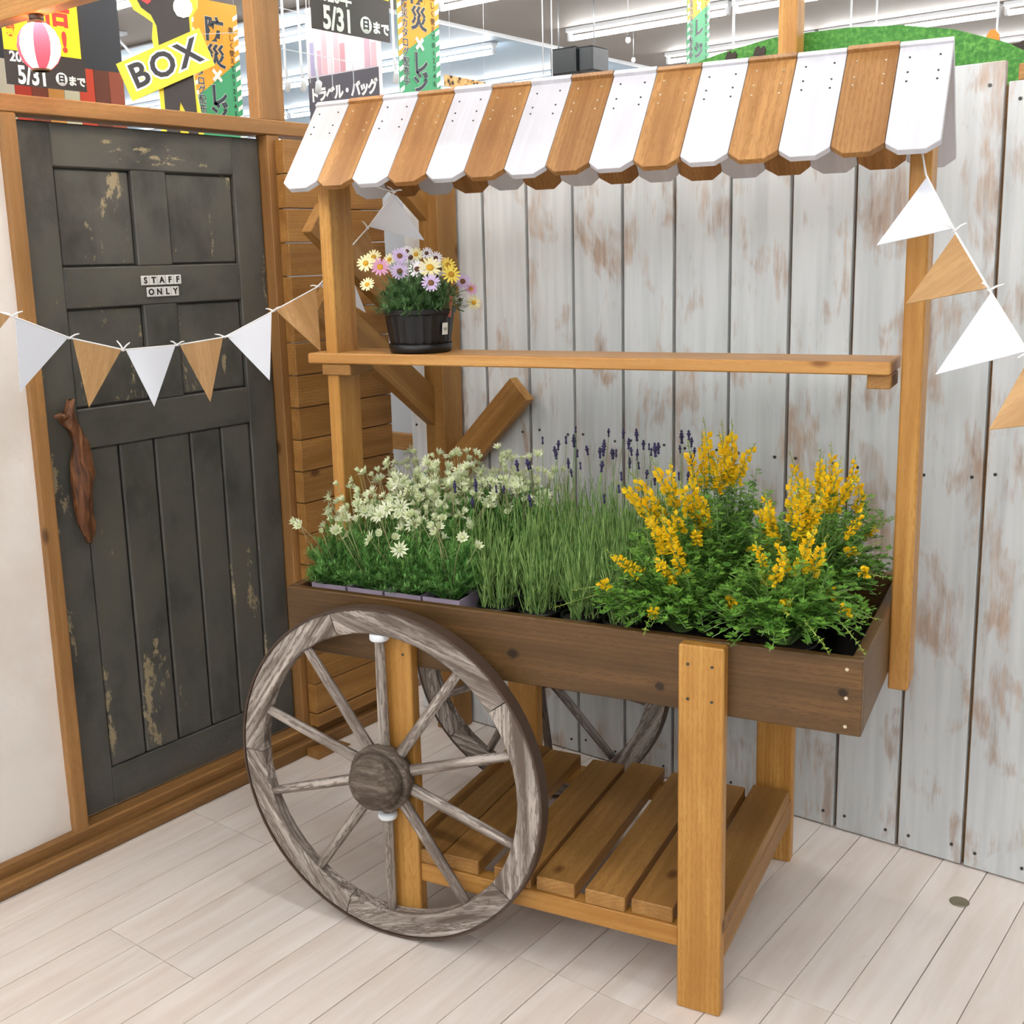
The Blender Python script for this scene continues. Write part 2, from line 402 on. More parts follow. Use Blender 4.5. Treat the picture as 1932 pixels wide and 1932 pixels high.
def driftwood():
    r = random.Random(11); pts = []; rad = []
    path = [(.0, 1.185, .010), (-.006, 1.160, .016), (-.016, 1.135, .024), (.004, 1.105, .021), (.014, 1.07, .024), (.010, 1.03, .034), (.012, .99, .036), (.008, .95, .031), (.004, .91, .029), (.006, .87, .026), (.010, .845, .018), (.014, .815, .008)]
    k = 12; V = []; Fc = []
    for i, (y, z, rd) in enumerate(path):
        for j in range(k):
            t = 2*math.pi*j/k; q = rd*.82*(1+.25*math.sin(3*t+i*1.1)+r.uniform(-.2, .2))
            V.append((XD+.024+q*.85*math.cos(t), -1.150+y+q*math.sin(t), z+r.uniform(-.004, .004)))
    for i in range(len(path)-1):
        for j in range(k): Fc.append((i*k+j, i*k+(j+1) % k, (i+1)*k+(j+1) % k, (i+1)*k+j))
    Fc += [tuple(range(k-1, -1, -1)), tuple(range((len(path)-1)*k, len(path)*k))]
    st = Acc(); st.add(V, Fc)
    V2, F2 = tube_geo([(XD+.03, -1.165, 1.14), (XD+.036, -1.195, 1.150), (XD+.036, -1.207, 1.148)], [.012, .007, .003], 6); st.add(V2, F2)
    return st
DRIFT = NT('driftwood_bark'); _g = DRIFT.noise(DRIFT.coords((45, 45, 7)), 1.4, 4, .6, .8)
DRIFT.bump(_g, .8, .006); DRIFT.out(DRIFT.ramp(_g, [(.3, lin('#3a2012')), (.52, lin('#6d4122')), (.72, lin('#a9764a'))]), .55)
hd = link('handle', driftwood().mesh('handle', (DRIFT.m,), True), door); hd.matrix_parent_inverse = inv(door); hd['label'] = 'twisted brown driftwood handle'

# letter tiles
sign = empty('door_sign', T((XD, -.84, 1.45)), 'white letter tiles spelling STAFF ONLY on the charcoal door', 'sign')
TILE = plain('letter_tile', '#dfe0dc', .4)
MX = frame((0, 0, 0), (0, 1, 0), (0, 0, 1))          # local x -> +Y, y -> +Z, faces +X
def tile_row(s, y0, z, tw=.0254, th=.025):
    for i, ch in enumerate(s):
        o = link('tile', box_mesh(.0045, tw-.0016, th, TILE, .001), sign, None, T((.0026, y0+(i+.5)*tw+.84, z-1.45)))
        o.matrix_basis = T((.0026, y0+(i+.5)*tw+.84, z-1.45))
        text('letter', ch, .022, BLACK, o, T((.0024, 0, -.0005)) @ MX, .0009, .0003)
tile_row('STAFF', -.903, 1.468); tile_row('ONLY', -.888, 1.4375)

# slat screen
scrn = empty('slat_screen', T((.218, -.245, .08)), 'horizontal honey-stained slat screen between the grey door and the corner', 'screen')
for k in range(19):
    z0 = .115+k*.0962+.004; z1 = min(z0+.0932, 1.858)
    if k == 18: break
    bd('slat', scrn, SLATW, (-.017, -.2, z0-.08), (.019, .2+rr.uniform(-.003, .003), z1-.08), 'y', .0015)
bd('slat', scrn, SLATW, (-.017, -.2, -.005), (.019, .2, .034), 'y', .0015)
bd('batten', scrn, SLATW, (-.06, .10, 0), (-.018, .14, 1.77), 'z')

# corner post with knee braces
post = empty('corner_post', T((.475, -.055, 0)), 'honey timber corner post with diagonal knee braces in front of the white fence', 'post')
bd('upright', post, HONEY_D, (-.045, -.045, 0), (.03, .045, 1.87), 'z')
def knee(z_lo, L=.62):       # brace rising toward the room, in a plane parallel to the door wall
    s = .765; d = Vector((0, -1, s)).normalized()
    p0 = Vector((-.025, .002, z_lo+.04)); p1 = p0+d*L
    bar('brace', post, HONEY_D, p0, p1, .096, .036, (0, s, 1))
knee(.985); knee(1.205); knee(1.60, .25)
bar('brace', post, HONEY_D, (.035, -.005, .86), (.30, -.005, 1.125), .088, .034, (-1, 0, 1))

# tall rear post and grass hill board
rp = bd('timber_post', None, HONEY, (1.486, .080, 0), (1.534, .128, 3.0), 'z'); tag(rp, 'tall honey timber post rising behind the white plank fence', 'post')
GR = NT('printed_grass'); _n = GR.noise(GR.coords((60, 60, 60)), 1.5, 5, .8); _m = GR.noise(GR.coords((4, 4, 4)), 1.2, 2)
GR.out(GR.mix(GR.rng(_m, .35, .7, 0, .4), GR.ramp(_n, [(.3, lin('#1f5a16')), (.5, lin('#3f8a2b')), (.7, lin('#7dbb55'))]), lin('#2f7a20')), .6)
arc = [(p_.x, p_.z) for p_ in (at_plane(x_, y_, 1, .165) for x_, y_ in ((1270, 140), (1331, 111), (1360, 100), (1410, 85), (1460, 71), (1520, 62), (1600, 52), (1700, 47), (1800, 55), (1900, 80), (1932, 95), (2010, 150)))]
hill = prism('grass_hill_board', [(arc[0][0], 1.5), (arc[-1][0], 1.5)]+arc[::-1], .012, GR.m, None, frame((0, .165, 0), (1, 0, 0), (0, 0, 1)))
tag(hill, 'green printed grass hill board rising behind the white fence', 'board')
hpost = bd('leg', hill, FRAMEW, (1.70, 0, -.05), (1.76, 1.6, -.013), 'y')
for i, (px, py) in enumerate(((1378, 108), (1432, 98))):
    c = at_plane(px, py, 1, .162)
    poly = [(-.017, -.006), (-.010, .012), (-.002, .016), (.004, .007), (.012, .014), (.019, .004), (.014, -.012), (.004, -.016), (-.004, -.009)]
    pr = prism('paw_print', poly, .003, plain('paw_brown_%d' % i, '#33261d', .6), hill, frame((c.x, c.z, .003), (1, 0, 0), (0, 1, 0)))
for nm, col, poly, px, py, lab in (('orange_cutout', '#e58a2e', [(-.015, -.02), (.015, -.02), (.013, .0), (.004, .012), (-.006, .012), (-.014, .0)], 1873, 66, 'small orange rounded cutout peeking over the grass hill board'),
                                   ('dark_cutout', '#33251c', [(-.05, -.06), (.09, -.06), (.10, .05), (.06, .045), (.03, .01), (0, -.005), (-.035, -.008)], 1925, 75, 'dark curved cutout edging in behind the grass hill board')):
    c = at_plane(px, py, 1, .185)
    o = prism(nm, poly, .008, plain(nm, col, .6), None, frame((c.x, .185, c.z), (1, 0, 0), (0, 0, 1))); tag(o, lab, 'cutout')
    bd('stick', o, FRAMEW, (-.006, -.4, -.02), (.006, -.02, -.0085), 'y', 0)

# ------------------------------------------------------------------ flower cart
TH = .1984
CM = T((2.0635, -.7815, 0)) @ Matrix.Rotation(TH, 4, 'Z')
cart = empty('flower_cart', CM, 'honey and walnut wooden flower cart with a brown and white striped plank roof', 'cart')
L, W, ZT, ZB = 1.276, .612, .7745, .628
TB = .022
bd('front_board', cart, TRAYF, (-L, 0, ZB), (0, TB, ZT), 'x')
bd('back_board', cart, TRAYW, (-L, W-TB, ZB), (0, W, ZT), 'x')
bd('end_board', cart, TRAYW, (-TB, TB, ZB), (0, W-TB, ZT), 'y')
bd('end_board', cart, TRAYW, (-L, TB, ZB), (-L+TB, W-TB, ZT), 'y')
bd('tray_bottom', cart, BLACKP, (-L+TB, TB, ZB+.006), (-TB, W-TB, ZB+.024), 'x')
for u0 in (-.334, -1.020):
    bd('leg', cart, HONEY, (u0, -.031, 0), (u0+.089, 0, ZT-.002 if u0 > -.5 else .752), 'z', .003)
    bd('leg', cart, HONEY, (u0, W, 0), (u0+.089, W+.035, ZT-.02), 'z', .003)
bd('beam', cart, HONEY, (-.931, -.024, .130), (-.334, .012, .173), 'x')
bd('beam', cart, HONEY, (-1.02, .545, .130), (-.245, .580, .173), 'x')
bd('side_rail', cart, HONEY_D, (-.262, .0, .115), (-.245, W, .172), 'y')
bd('side_rail', cart, HONEY_D, (-1.02, .0, .115), (-1.003, W, .172), 'y')
for i, uc in enumerate((-.915, -.832, -.705, -.605, -.492, -.391, -.289)):
    w_ = .044 if i else .036
    o = bd('slat', cart, HONEY_D, (uc-w_, -.022+(i % 2)*.004, .1735), (uc+w_, .585-(i % 3)*.012, .2065), 'y')
UR = bd('upright', cart, HONEY, (.0005, .347, .595), (.0405, .444, 1.80), 'z', .003)
bd('upright', cart, HONEY, (-1.366, .335, .595), (-1.332, .432, 1.80), 'z', .003)
bd('spacer', cart, HONEY_D, (-1.332, .345, ZB), (-L, .42, ZT), 'z')
SZ = 1.2796
bd('shelf', cart, SHELFW, (-1.412, .320, SZ-.026), (-.016, .480, SZ), 'x', .003)
bd('shelf_bracket', cart, HONEY_D, (-.062, .335, SZ-.055), (-.016, .44, SZ-.0265), 'y')
bd('shelf_bracket', cart, HONEY_D, (-1.375, .327, SZ-.055), (-1.29, .43, SZ-.0265), 'y')
# roof
roof = bd('roof', cart, HONEY_D, (-1.372, .376, 1.795), (.045, .416, 1.835), 'x'); roof['label'] = 'gabled roof of alternating white and brown planks'
ri = inv(roof)
NP, RU0, RU1 = 15, -1.398, .0648
PW = (RU1-RU0)/NP
RZ, RV, EZ, EF = 1.8787, .3958, 1.675, .2314
def roof_plank_mesh(ln, mat):
    h = PW/2-.0007; c = .024; ch = .019
    poly = [(0, -h), (ln-ch, -h), (ln, -h+c), (ln, h-c), (ln-ch, h), (0, h)]
    n = len(poly); t = .014
    v = [(x, y, 0) for x, y in poly]+[(x, y, -t) for x, y in poly]
    f = [tuple(range(n)), tuple(range(2*n-1, n-1, -1))]+[(i, n+i, n+(i+1) % n, (i+1) % n) for i in range(n)]
    me = new_mesh('roof_plank', v, f, (mat,)); bm = bmesh.new(); bm.from_mesh(me)
    bmesh.ops.bevel(bm, geom=bm.edges[:], offset=.001, segments=1, affect='EDGES'); bm.to_mesh(me); bm.free(); return me
dF = Vector((0, EF-RV, EZ-RZ)); lenF = dF.length; dF.normalize(); dB = Vector((0, -dF.y, dF.z))
meshes = {(k, s): roof_plank_mesh(lenF if s == 'f' else lenF+.022, m) for k, m in ((0, WHITEP), (1, ROOFW)) for s in 'fb'}
sd, sl = [], []
for i in range(NP):
    uc = RU0+(i+.5)*PW
    nF = Vector((0, dF.z, -dF.y)); nF = nF if nF.z > 0 else -nF
    Mf = frame((uc, RV, RZ), dF, Vector((-1, 0, 0))) if frame((0, 0, 0), dF, Vector((-1, 0, 0))).to_3x3().col[2].z > 0 else frame((uc, RV, RZ), dF, Vector((1, 0, 0)))
    jit = rr.uniform(-.002, .002)
    o = link('plank', meshes[(i % 2, 'f')], roof, None, T(dF*jit) @ Mf); o.matrix_parent_inverse = ri
    pb = Vector((uc, RV+.0005, RZ+.001))-dB*.010+Vector((0, .010, .004))
    fb = frame(pb, dB, Vector((1, 0, 0)))
    if fb.to_3x3().col[2].z < 0: fb = frame(pb, dB, Vector((-1, 0, 0)))
    o = link('plank', meshes[(i % 2, 'b')], roof, None, T(dB*rr.uniform(-.003, .003)) @ fb); o.matrix_parent_inverse = ri
    for du in (-PW*.28, PW*.28):
        for q in (.028, .068, .092):
            P = Vector((uc+du, RV, RZ))+dF*(q+rr.uniform(-.003, .003))
            (sl if i % 2 else sd).append(P)
nF = Vector((0, dF.z, -dF.y)); nF = nF if nF.z > 0 else -nF
for nm, lst, mt in (('screws', sd, SCREWD), ('screws', sl, SCREWL)):
    o = screws_mesh(nm, lst, nF, .0022, mt, roof); o.matrix_parent_inverse = ri
# screws on the tray ends and legs
screws_mesh('screws', [(-.028, -.0003, z) for z in (.645, .70, .755)], (0, -1, 0), .0035, SCREWL, cart)
screws_mesh('screws', [(u, -.0315, z) for u in (-.315, -.268, -1.0, -.95) for z in (.735, .665)], (0, -1, 0), .003, SCREWD, cart)
# purlins under the roof edges
bd('purlin', cart, HONEY_D, (-1.33, .345, 1.76), (.0, .372, 1.80), 'x')

# ------------------------------------------------------------------ wagon wheels
def felloe_mesh(R0, R1, a0, a1, dep, n=10):
    """arc block centred on its chord, grain along local X; wheel plane is local XY, depth local Z 0..-dep"""
    am = (a0+a1)/2; rm = (R0+R1)/2; V = []; Fc = []
    def loc(r, a):
        x, y = r*math.cos(a), r*math.sin(a); t = am+math.pi/2
        dx, dy = x-rm*math.cos(am), y-rm*math.sin(am)
        return (dx*math.cos(t)+dy*math.sin(t), -dx*math.sin(t)+dy*math.cos(t))
    b = .004
    for i in range(n+1):
        a = a0+(a1-a0)*i/n
        for r, z in ((R0, -b), (R0+b, 0), (R1-b, 0), (R1, -b), (R1, -dep), (R0, -dep)):
            x, y = loc(r, a); V.append((x, y, z))
    for i in range(n):
        for j in range(6): Fc.append((i*6+j, (i+1)*6+j, (i+1)*6+(j+1) % 6, i*6+(j+1) % 6))
    Fc += [tuple(range(6)), tuple(range(n*6+5, n*6-1, -1))]
    return new_mesh('felloe', V, Fc, (GREYW,))
def wheel(M, label, R=.385, rot=0., bands=True):
    wh = empty('wagon_wheel', M, label, 'wheel', 'weathered wagon wheels of the flower cart')
    Ri, dep = R-.058, .030
    fm = felloe_mesh(Ri, R-.004, 0, 2*math.pi/5-.006, dep)
    for k in range(5):
        a0 = math.pi/2+rot+math.pi/10+k*2*math.pi/5+.003; am = a0+(2*math.pi/5-.006)/2; rm = (Ri+R-.004)/2
        link('felloe', fm, wh, None, T((rm*math.cos(am), rm*math.sin(am), 0)) @ Matrix.Rotation(am+math.pi/2, 4, 'Z'))
    V = []; Fc = []; n = 64
    for i in range(n):
        a = 2*math.pi*i/n
        for r, z in ((R-.0045, .001), (R, .001), (R, -dep-.003), (R-.0045, -dep-.003)): V.append((r*math.cos(a), r*math.sin(a), z))
    for i in range(n):
        for j in range(4): Fc.append((i*4+j, i*4+(j+1) % 4, ((i+1) % n)*4+(j+1) % 4, ((i+1) % n)*4+j))
    link('tyre', new_mesh('tyre', V, Fc, (IRON,), False), wh)
    ys = [0, .01, .05, .16, .25, .275]; rs = [.0135, .0135, .0125, .0120, .0110, .0105]
    V, Fc = tube_geo([(y, 0, 0) for y in ys], rs, 8); sm = new_mesh('spoke', V, Fc, (GREYW,), True)
    for k in range(10):
        a = math.pi/2+rot+k*math.pi/5
        link('spoke', sm, wh, None, Matrix.Rotation(a, 4, 'Z') @ T((.055, 0, -.0145)))
    hub = lathe('hub', [(.052, -.028), (.070, -.020), (.075, -.004), (.075, .014), (.071, .018), (.066, .018), (.060, .013), (.061, .016), (.063, .026), (.062, .038), (.056, .050), (.044, .060), (.026, .066), (.0, .068)], GREYD, wh, None, 32)
    hub['label'] = 'turned dark wooden hub with domed cap'
    if bands:
        for r, a in ((Ri-.008, math.pi/2+rot), (.096, -math.pi/2+rot)):
            p = (r*math.cos(a), r*math.sin(a), -.0145)
            o = lathe('fixing_band', [(.020, -.007), (.022, -.004), (.022, .004), (.020, .007), (.0, .007)], WPLAS, wh, T(p) @ Matrix.Rotation(math.pi/2, 4, 'X'), 16)
            o['label'] = 'white plastic fixing band'
    return wh
WF = CM @ frame((-.995, -.0655, .3875), (1, 0, 0), (0, 0, 1))
wheel(WF, 'grey weathered wagon wheel fixed with white bands to the front leg', rot=.0)
WR = CM @ frame((-.972, .722, .386), (-1, 0, 0), (0, 0, 1))
wheel(WR, 'shaded weathered wagon wheel behind the slatted lower shelf of the cart', rot=-.12, bands=False)

# ------------------------------------------------------------------ plants
def leafmat(name, a, b, rough=.5):
    t = NT(name); n = t.noise(t.coords((40, 40, 40)), 1.2, 2)
    col = t.ramp(n, [(.3, lin(a)), (.7, lin(b))]); m = t.out(col, rough, .3)
    t.b.inputs['Subsurface Weight'].default_value = 0.0
    tr = t.n('ShaderNodeBsdfTranslucent'); t.set(tr.inputs[0], col); mx = t.n('ShaderNodeMixShader', i0=.22)
    t.t.links.new(t.b.outputs[0], mx.inputs[1]); t.t.links.new(tr.outputs[0], mx.inputs[2])
    t.t.links.new(mx.outputs[0], t.t.nodes['Material Output'].inputs[0]); return m
FERN = leafmat('flannel_leaf', '#4a8538', '#8abb68'); FSTEM = leafmat('flannel_stem', '#9a9a6a', '#c3bd92')
LAVL = leafmat('lavender_stem_green', '#55803a', '#a4c274'); LAVF = plain('lavender_purple', '#332c58', .7, var=.3)
GENL = leafmat('broom_leaf', '#3f7429', '#88ba4c'); GENS = leafmat('broom_stem', '#5f8a45', '#a4c07c')
GENF = leafmat('broom_yellow', '#f7c400', '#ffe12e', .5); GENB = leafmat('broom_bud', '#b7b83a', '#dfc93a')
CREAM = leafmat('flannel_bract', '#d8e2b4', '#eef2d8', .7); FCENT = leafmat('flannel_centre', '#b9c98e', '#d3dca8', .8)

def flannel_flower(openness, n=10, L_=.014, seed=0):
    r = random.Random(seed); a = Acc()
    V, Fc = lathe_geo([(.001, -.004), (.0042, -.001), (.0046, .002), (.003, .0045), (0, .0052)], 8); a.add(V, Fc, 1)
    for i in range(n):
        t = 2*math.pi*(i+r.uniform(-.15, .15))/n; el = openness+r.uniform(-.12, .12)
        d = Vector((math.cos(t)*math.cos(el), math.sin(t)*math.cos(el), math.sin(el)))
        a.blade(Vector((math.cos(t)*.003, math.sin(t)*.003, 0)), d, Vector((0, 0, 1)), L_*r.uniform(.85, 1.1), .0062, .12)
    return a.mesh('flannel_flower', (CREAM, FCENT))
FLF = [flannel_flower(.9, 9, .012, 1), flannel_flower(.55, 10, .014, 2), flannel_flower(1.15, 8, .011, 3), flannel_flower(.15, 11, .019, 4)]

def square_pot(parent, w_, z0, z1, mat):
    h0, h1 = w_*.40, w_*.49; a = Acc()
    V = [(sx*h0, sy*h0, z0) for sx, sy in ((-1, -1), (1, -1), (1, 1), (-1, 1))]+[(sx*h1, sy*h1, z1) for sx, sy in ((-1, -1), (1, -1), (1, 1), (-1, 1))]
    hi = h1-.004; V += [(sx*hi, sy*hi, z1) for sx, sy in ((-1, -1), (1, -1), (1, 1), (-1, 1))]+[(sx*hi, sy*hi, z1-.012) for sx, sy in ((-1, -1), (1, -1), (1, 1), (-1, 1))]
    Fc = [(3, 2, 1, 0)]+[(i, (i+1) % 4, (i+1) % 4+4, i+4) for i in range(4)]+[(i+4, (i+1) % 4+4, (i+1) % 4+8, i+8) for i in range(4)]+[(i+8, (i+1) % 4+8, (i+1) % 4+12, i+12) for i in range(4)]
    a.add(V, Fc, 0); a.add([V[12], V[13], V[14], V[15]], [(0, 1, 2, 3)], 1)
    return link('pot', a.mesh('pot', (mat, SOIL)), parent)
def round_pot(parent, r1, z0, z1, mat):
    V, Fc = lathe_geo([(r1*.8, z0), (r1*.97, z1-.008), (r1, z1-.008), (r1, z1), (r1-.004, z1), (r1-.004, z1-.010)], 20)
    a = Acc(); a.add(V, Fc[:-1], 0); a.add(V[-20:], [tuple(range(20))], 1)
    return link('pot', a.mesh('pot', (mat, SOIL), True), parent)
ZTRAY = ZB+.0245
TOPF = Vector((0, 0, 1))
def stem_to(acc, p, q, bow, r0=.0009, mi=0, n=4):
    pts = [p.lerp(q, i/n)+bow*math.sin(math.pi*i/n) for i in range(n+1)]
    V, Fc = tube_geo(pts, [r0*(1-.3*i/n) for i in range(n+1)], 4, False); acc.add(V, Fc, mi); return pts

def flannel_plant(u, v, spread, hleaf, heads, label, seed, lean=(0, 0)):
    r = random.Random(seed)
    root = empty('flannel_flower_plant', CM @ T((u, v, ZTRAY)), label, 'plant', 'flannel flower plants in the cart')
    zp = .118
    square_pot(root, .096, 0, zp, LILAC)
    a = Acc()
    for i in range(150):
        t = r.uniform(0, 2*math.pi); rr_ = spread*math.sqrt(r.uniform(.02, 1)); h = hleaf*(1-.8*(rr_/spread)**2)*r.uniform(.45, 1.05)
        p = Vector((.02*math.cos(t), .02*math.sin(t), zp-.01)); q = Vector((rr_*math.cos(t), rr_*math.sin(t), zp+h))
        if h < .05: q.x = max(q.x, -L+TB+.024-u)
        pts = stem_to(a, p, q, Vector((0, 0, h*.15)), .0008, 0, 3)
        d = (q-p).normalized()
        for s in range(11):
            f = .35+.65*s/10; c = p.lerp(q, f)+Vector((0, 0, h*.15*math.sin(math.pi*f)))
            for k in range(3):
                dd = (d*.5+Vector((r.uniform(-1, 1), r.uniform(-1, 1), r.uniform(-.3, .8)))).normalized()
                a.blade(c, dd, TOPF, r.uniform(.011, .020), .0034, r.uniform(-.2, .3))
    o = link('foliage', a.mesh('foliage', (FERN,)), root); o['kind'] = 'stuff'
    st = Acc(); fl = []
    for i in range(heads):
        t = r.uniform(0, 2*math.pi); q_ = math.sqrt(r.uniform(.03, 1)); rr_ = spread*1.0*q_
        hh = hleaf*r.uniform(.95, 1.5)*(1-.25*q_*q_)
        p = Vector((.012*math.cos(t), .012*math.sin(t), zp)); q = Vector((rr_*math.cos(t)+lean[0]*hh, rr_*math.sin(t)+lean[1]*hh, zp+hh))
        stem_to(st, p, q, Vector((r.uniform(-.012, .012), r.uniform(-.012, .012), .012)), .0011, 0, 5)
        fl.append(q)
    if heads:
        o = link('stems', st.mesh('stems', (FSTEM,)), root); o['kind'] = 'stuff'
    for q in fl:
        nrm = (Vector((q.x*2+r.uniform(-.06, .06), q.y*2-.05+r.uniform(-.06, .06), .13))).normalized()
        x = nrm.orthogonal()
        s = r.uniform(.85, 1.25); m = FLF[r.choice((0, 0, 1, 1, 2, 3))]
        link('flower', m, root, None, frame(q, x, nrm.cross(x)) @ Matrix.Rotation(r.uniform(0, 6), 4, 'Z') @ Matrix.Scale(s, 4))
cols = [-1.200, -1.100, -1.000, -.9015]
for j, v in enumerate((.105, .215, .325, .435, .535)):
    for i, u in enumerate(cols):
        if j >= 1 and i == 3 and j < 3: continue
        row = ('front', 'second', 'third', 'fourth', 'back')[j]
        flannel_plant(u, v, .092, (.135, .15, .16, .17, .175)[j], (7, 22, 26, 24, 26)[j], 'white flannel flower plant, %s row, %s' % (row, ('against the end board by the door', 'second from the end board by the door', 'third from the end board by the door', 'next to the lavender')[i]), 100+10*j+i, (-.1 if i == 0 else 0, -.08 if j == 0 else 0))

# lavender
def lav_spike(seed, n=5):
    r = random.Random(seed); prof = [(.0006, 0)]
    z = 0
    for i in range(n):
        w_ = (.0052 if i not in (0, n-1) else .0034)*r.uniform(.85, 1.1)
        prof += [(w_*.55, z+.0006), (w_, z+.0026), (w_*.6, z+.0050)]; z += .0052 if i else .0115
    prof.append((0, z+.002)); V, Fc = lathe_geo(prof, 7); return new_mesh('lavender_spike', V, Fc, (LAVF,), True)
LSP = [lav_spike(s, n) for s, n in ((1, 3), (2, 4), (3, 3), (4, 2))]
def lavender_plant(u, v, hs, nst, nsp, label, seed, spread=.062):
    r = random.Random(seed)
    root = empty('lavender_plant', CM @ T((u, v, ZTRAY)), label, 'plant', 'lavender plants in the cart')
    round_pot(root, .047, 0, .105, BLACKP); zp = .098
    a = Acc(); sp = []
    for i in range(nst+nsp):
        t = r.uniform(0, 2*math.pi); b = .036*math.sqrt(r.random()); e = spread*math.sqrt(r.random())
        fl = i >= nst
        h = hs*r.uniform(.55, 1.0) if not fl else hs*r.uniform(1.05, 1.45)
        p = Vector((b*math.cos(t), b*math.sin(t), zp)); t2 = t+r.uniform(-.5, .5); q = Vector((e*math.cos(t2), e*math.sin(t2), zp+h))
        bow = Vector((r.uniform(-.01, .01), r.uniform(-.01, .01), 0))
        stem_to(a, p, q, bow, .0013 if not fl else .0010, 0, 4); d = (q-p).normalized()
        for s in range(10 if not fl else 6):
            f = r.uniform(.02, .62 if not fl else .4); c = p.lerp(q, f)+bow*math.sin(math.pi*f)
            dd = (d*1.1+Vector((r.uniform(-1, 1), r.uniform(-1, 1), 0))*.7).normalized()
            a.blade(c, dd, TOPF, r.uniform(.020, .042), .0030, r.uniform(0, .15))
        if fl: sp.append((q, d))
    o = link('foliage', a.mesh('foliage', (LAVL,)), root); o['kind'] = 'stuff'
    for q, d in sp:
        x = d.orthogonal(); link('flower_spike', LSP[r.randrange(4)], root, None, frame(q, x, d.cross(x)) @ Matrix.Scale(r.uniform(.9, 1.25), 4))
for j, v in enumerate((.115, .22, .325, .43, .535)):
    for i, u in enumerate((-.790, -.690, -.590, -.495)):
        row = ('front', 'second', 'third', 'fourth', 'back')[j]
        lavender_plant(u-(.01 if j % 2 else 0), v, (.17, .19, .21, .215, .22)[j], 46, (0, 1, 1, 5, 6)[j], 'upright lavender plant, %s row, %s' % (row, ('next to the flannel flowers', 'second from the flannel flowers', 'second from the yellow broom', 'next to the yellow broom')[i]), 300+10*j+i)
for j, v in ((1, .215), (2, .325)):
    lavender_plant(-.897, v, .19, 40, 2, 'stray lavender plant among the flannel flowers in the %s row of the tray' % ('second', 'third')[j-1], 380+j)

# yellow broom
def floret(acc, c, d, s, r):
    x = d.orthogonal().normalized(); y = d.cross(x)
    acc.blade(c, d+TOPF*.9, x, s*1.15, s*1.0, -.2, 1)
    for sg in (-1, 1): acc.blade(c, d*.9+x*sg*.55, TOPF, s*.95, s*.55, .1, 1)
    acc.blade(c, d-TOPF*.35, x, s*.8, s*.5, .1, 1)
def raceme(seed, L_=.11, nf=16, open_=.75):
    r = random.Random(seed); a = Acc(); bend = Vector((r.uniform(-.02, .02), r.uniform(-.02, .02), 0))
    pts = [Vector((0, 0, L_*i/5))+bend*(i/5)**2 for i in range(6)]
    V, Fc = tube_geo(pts, [.0013, .0012, .0011, .001, .0008, .0005], 4, False); a.add(V, Fc, 0)
    for i in range(nf):
        f = .08+.9*i/nf; c = Vector((0, 0, L_*f))+bend*f*f; t = i*2.4+r.uniform(-.4, .4)
        d = Vector((math.cos(t), math.sin(t), .45)).normalized()
        if f < open_: floret(a, c+d*.003, d, .0175*(1-.4*f)*r.uniform(.8, 1.15), r)
        else: a.blade(c, d+TOPF*.7, TOPF, .0065, .0028, 0, 2)
        a.blade(c, d*.6-TOPF*.1, TOPF, .010, .003, 0, 3)
    return a.mesh('broom_raceme', (GENS, GENF, GENB, GENL))
RAC = [raceme(1, .12, 22, .8), raceme(2, .10, 18, .7), raceme(3, .14, 24, .75), raceme(4, .08, 14, .9), raceme(5, .11, 18, .3), raceme(6, .12, 26, .0)]
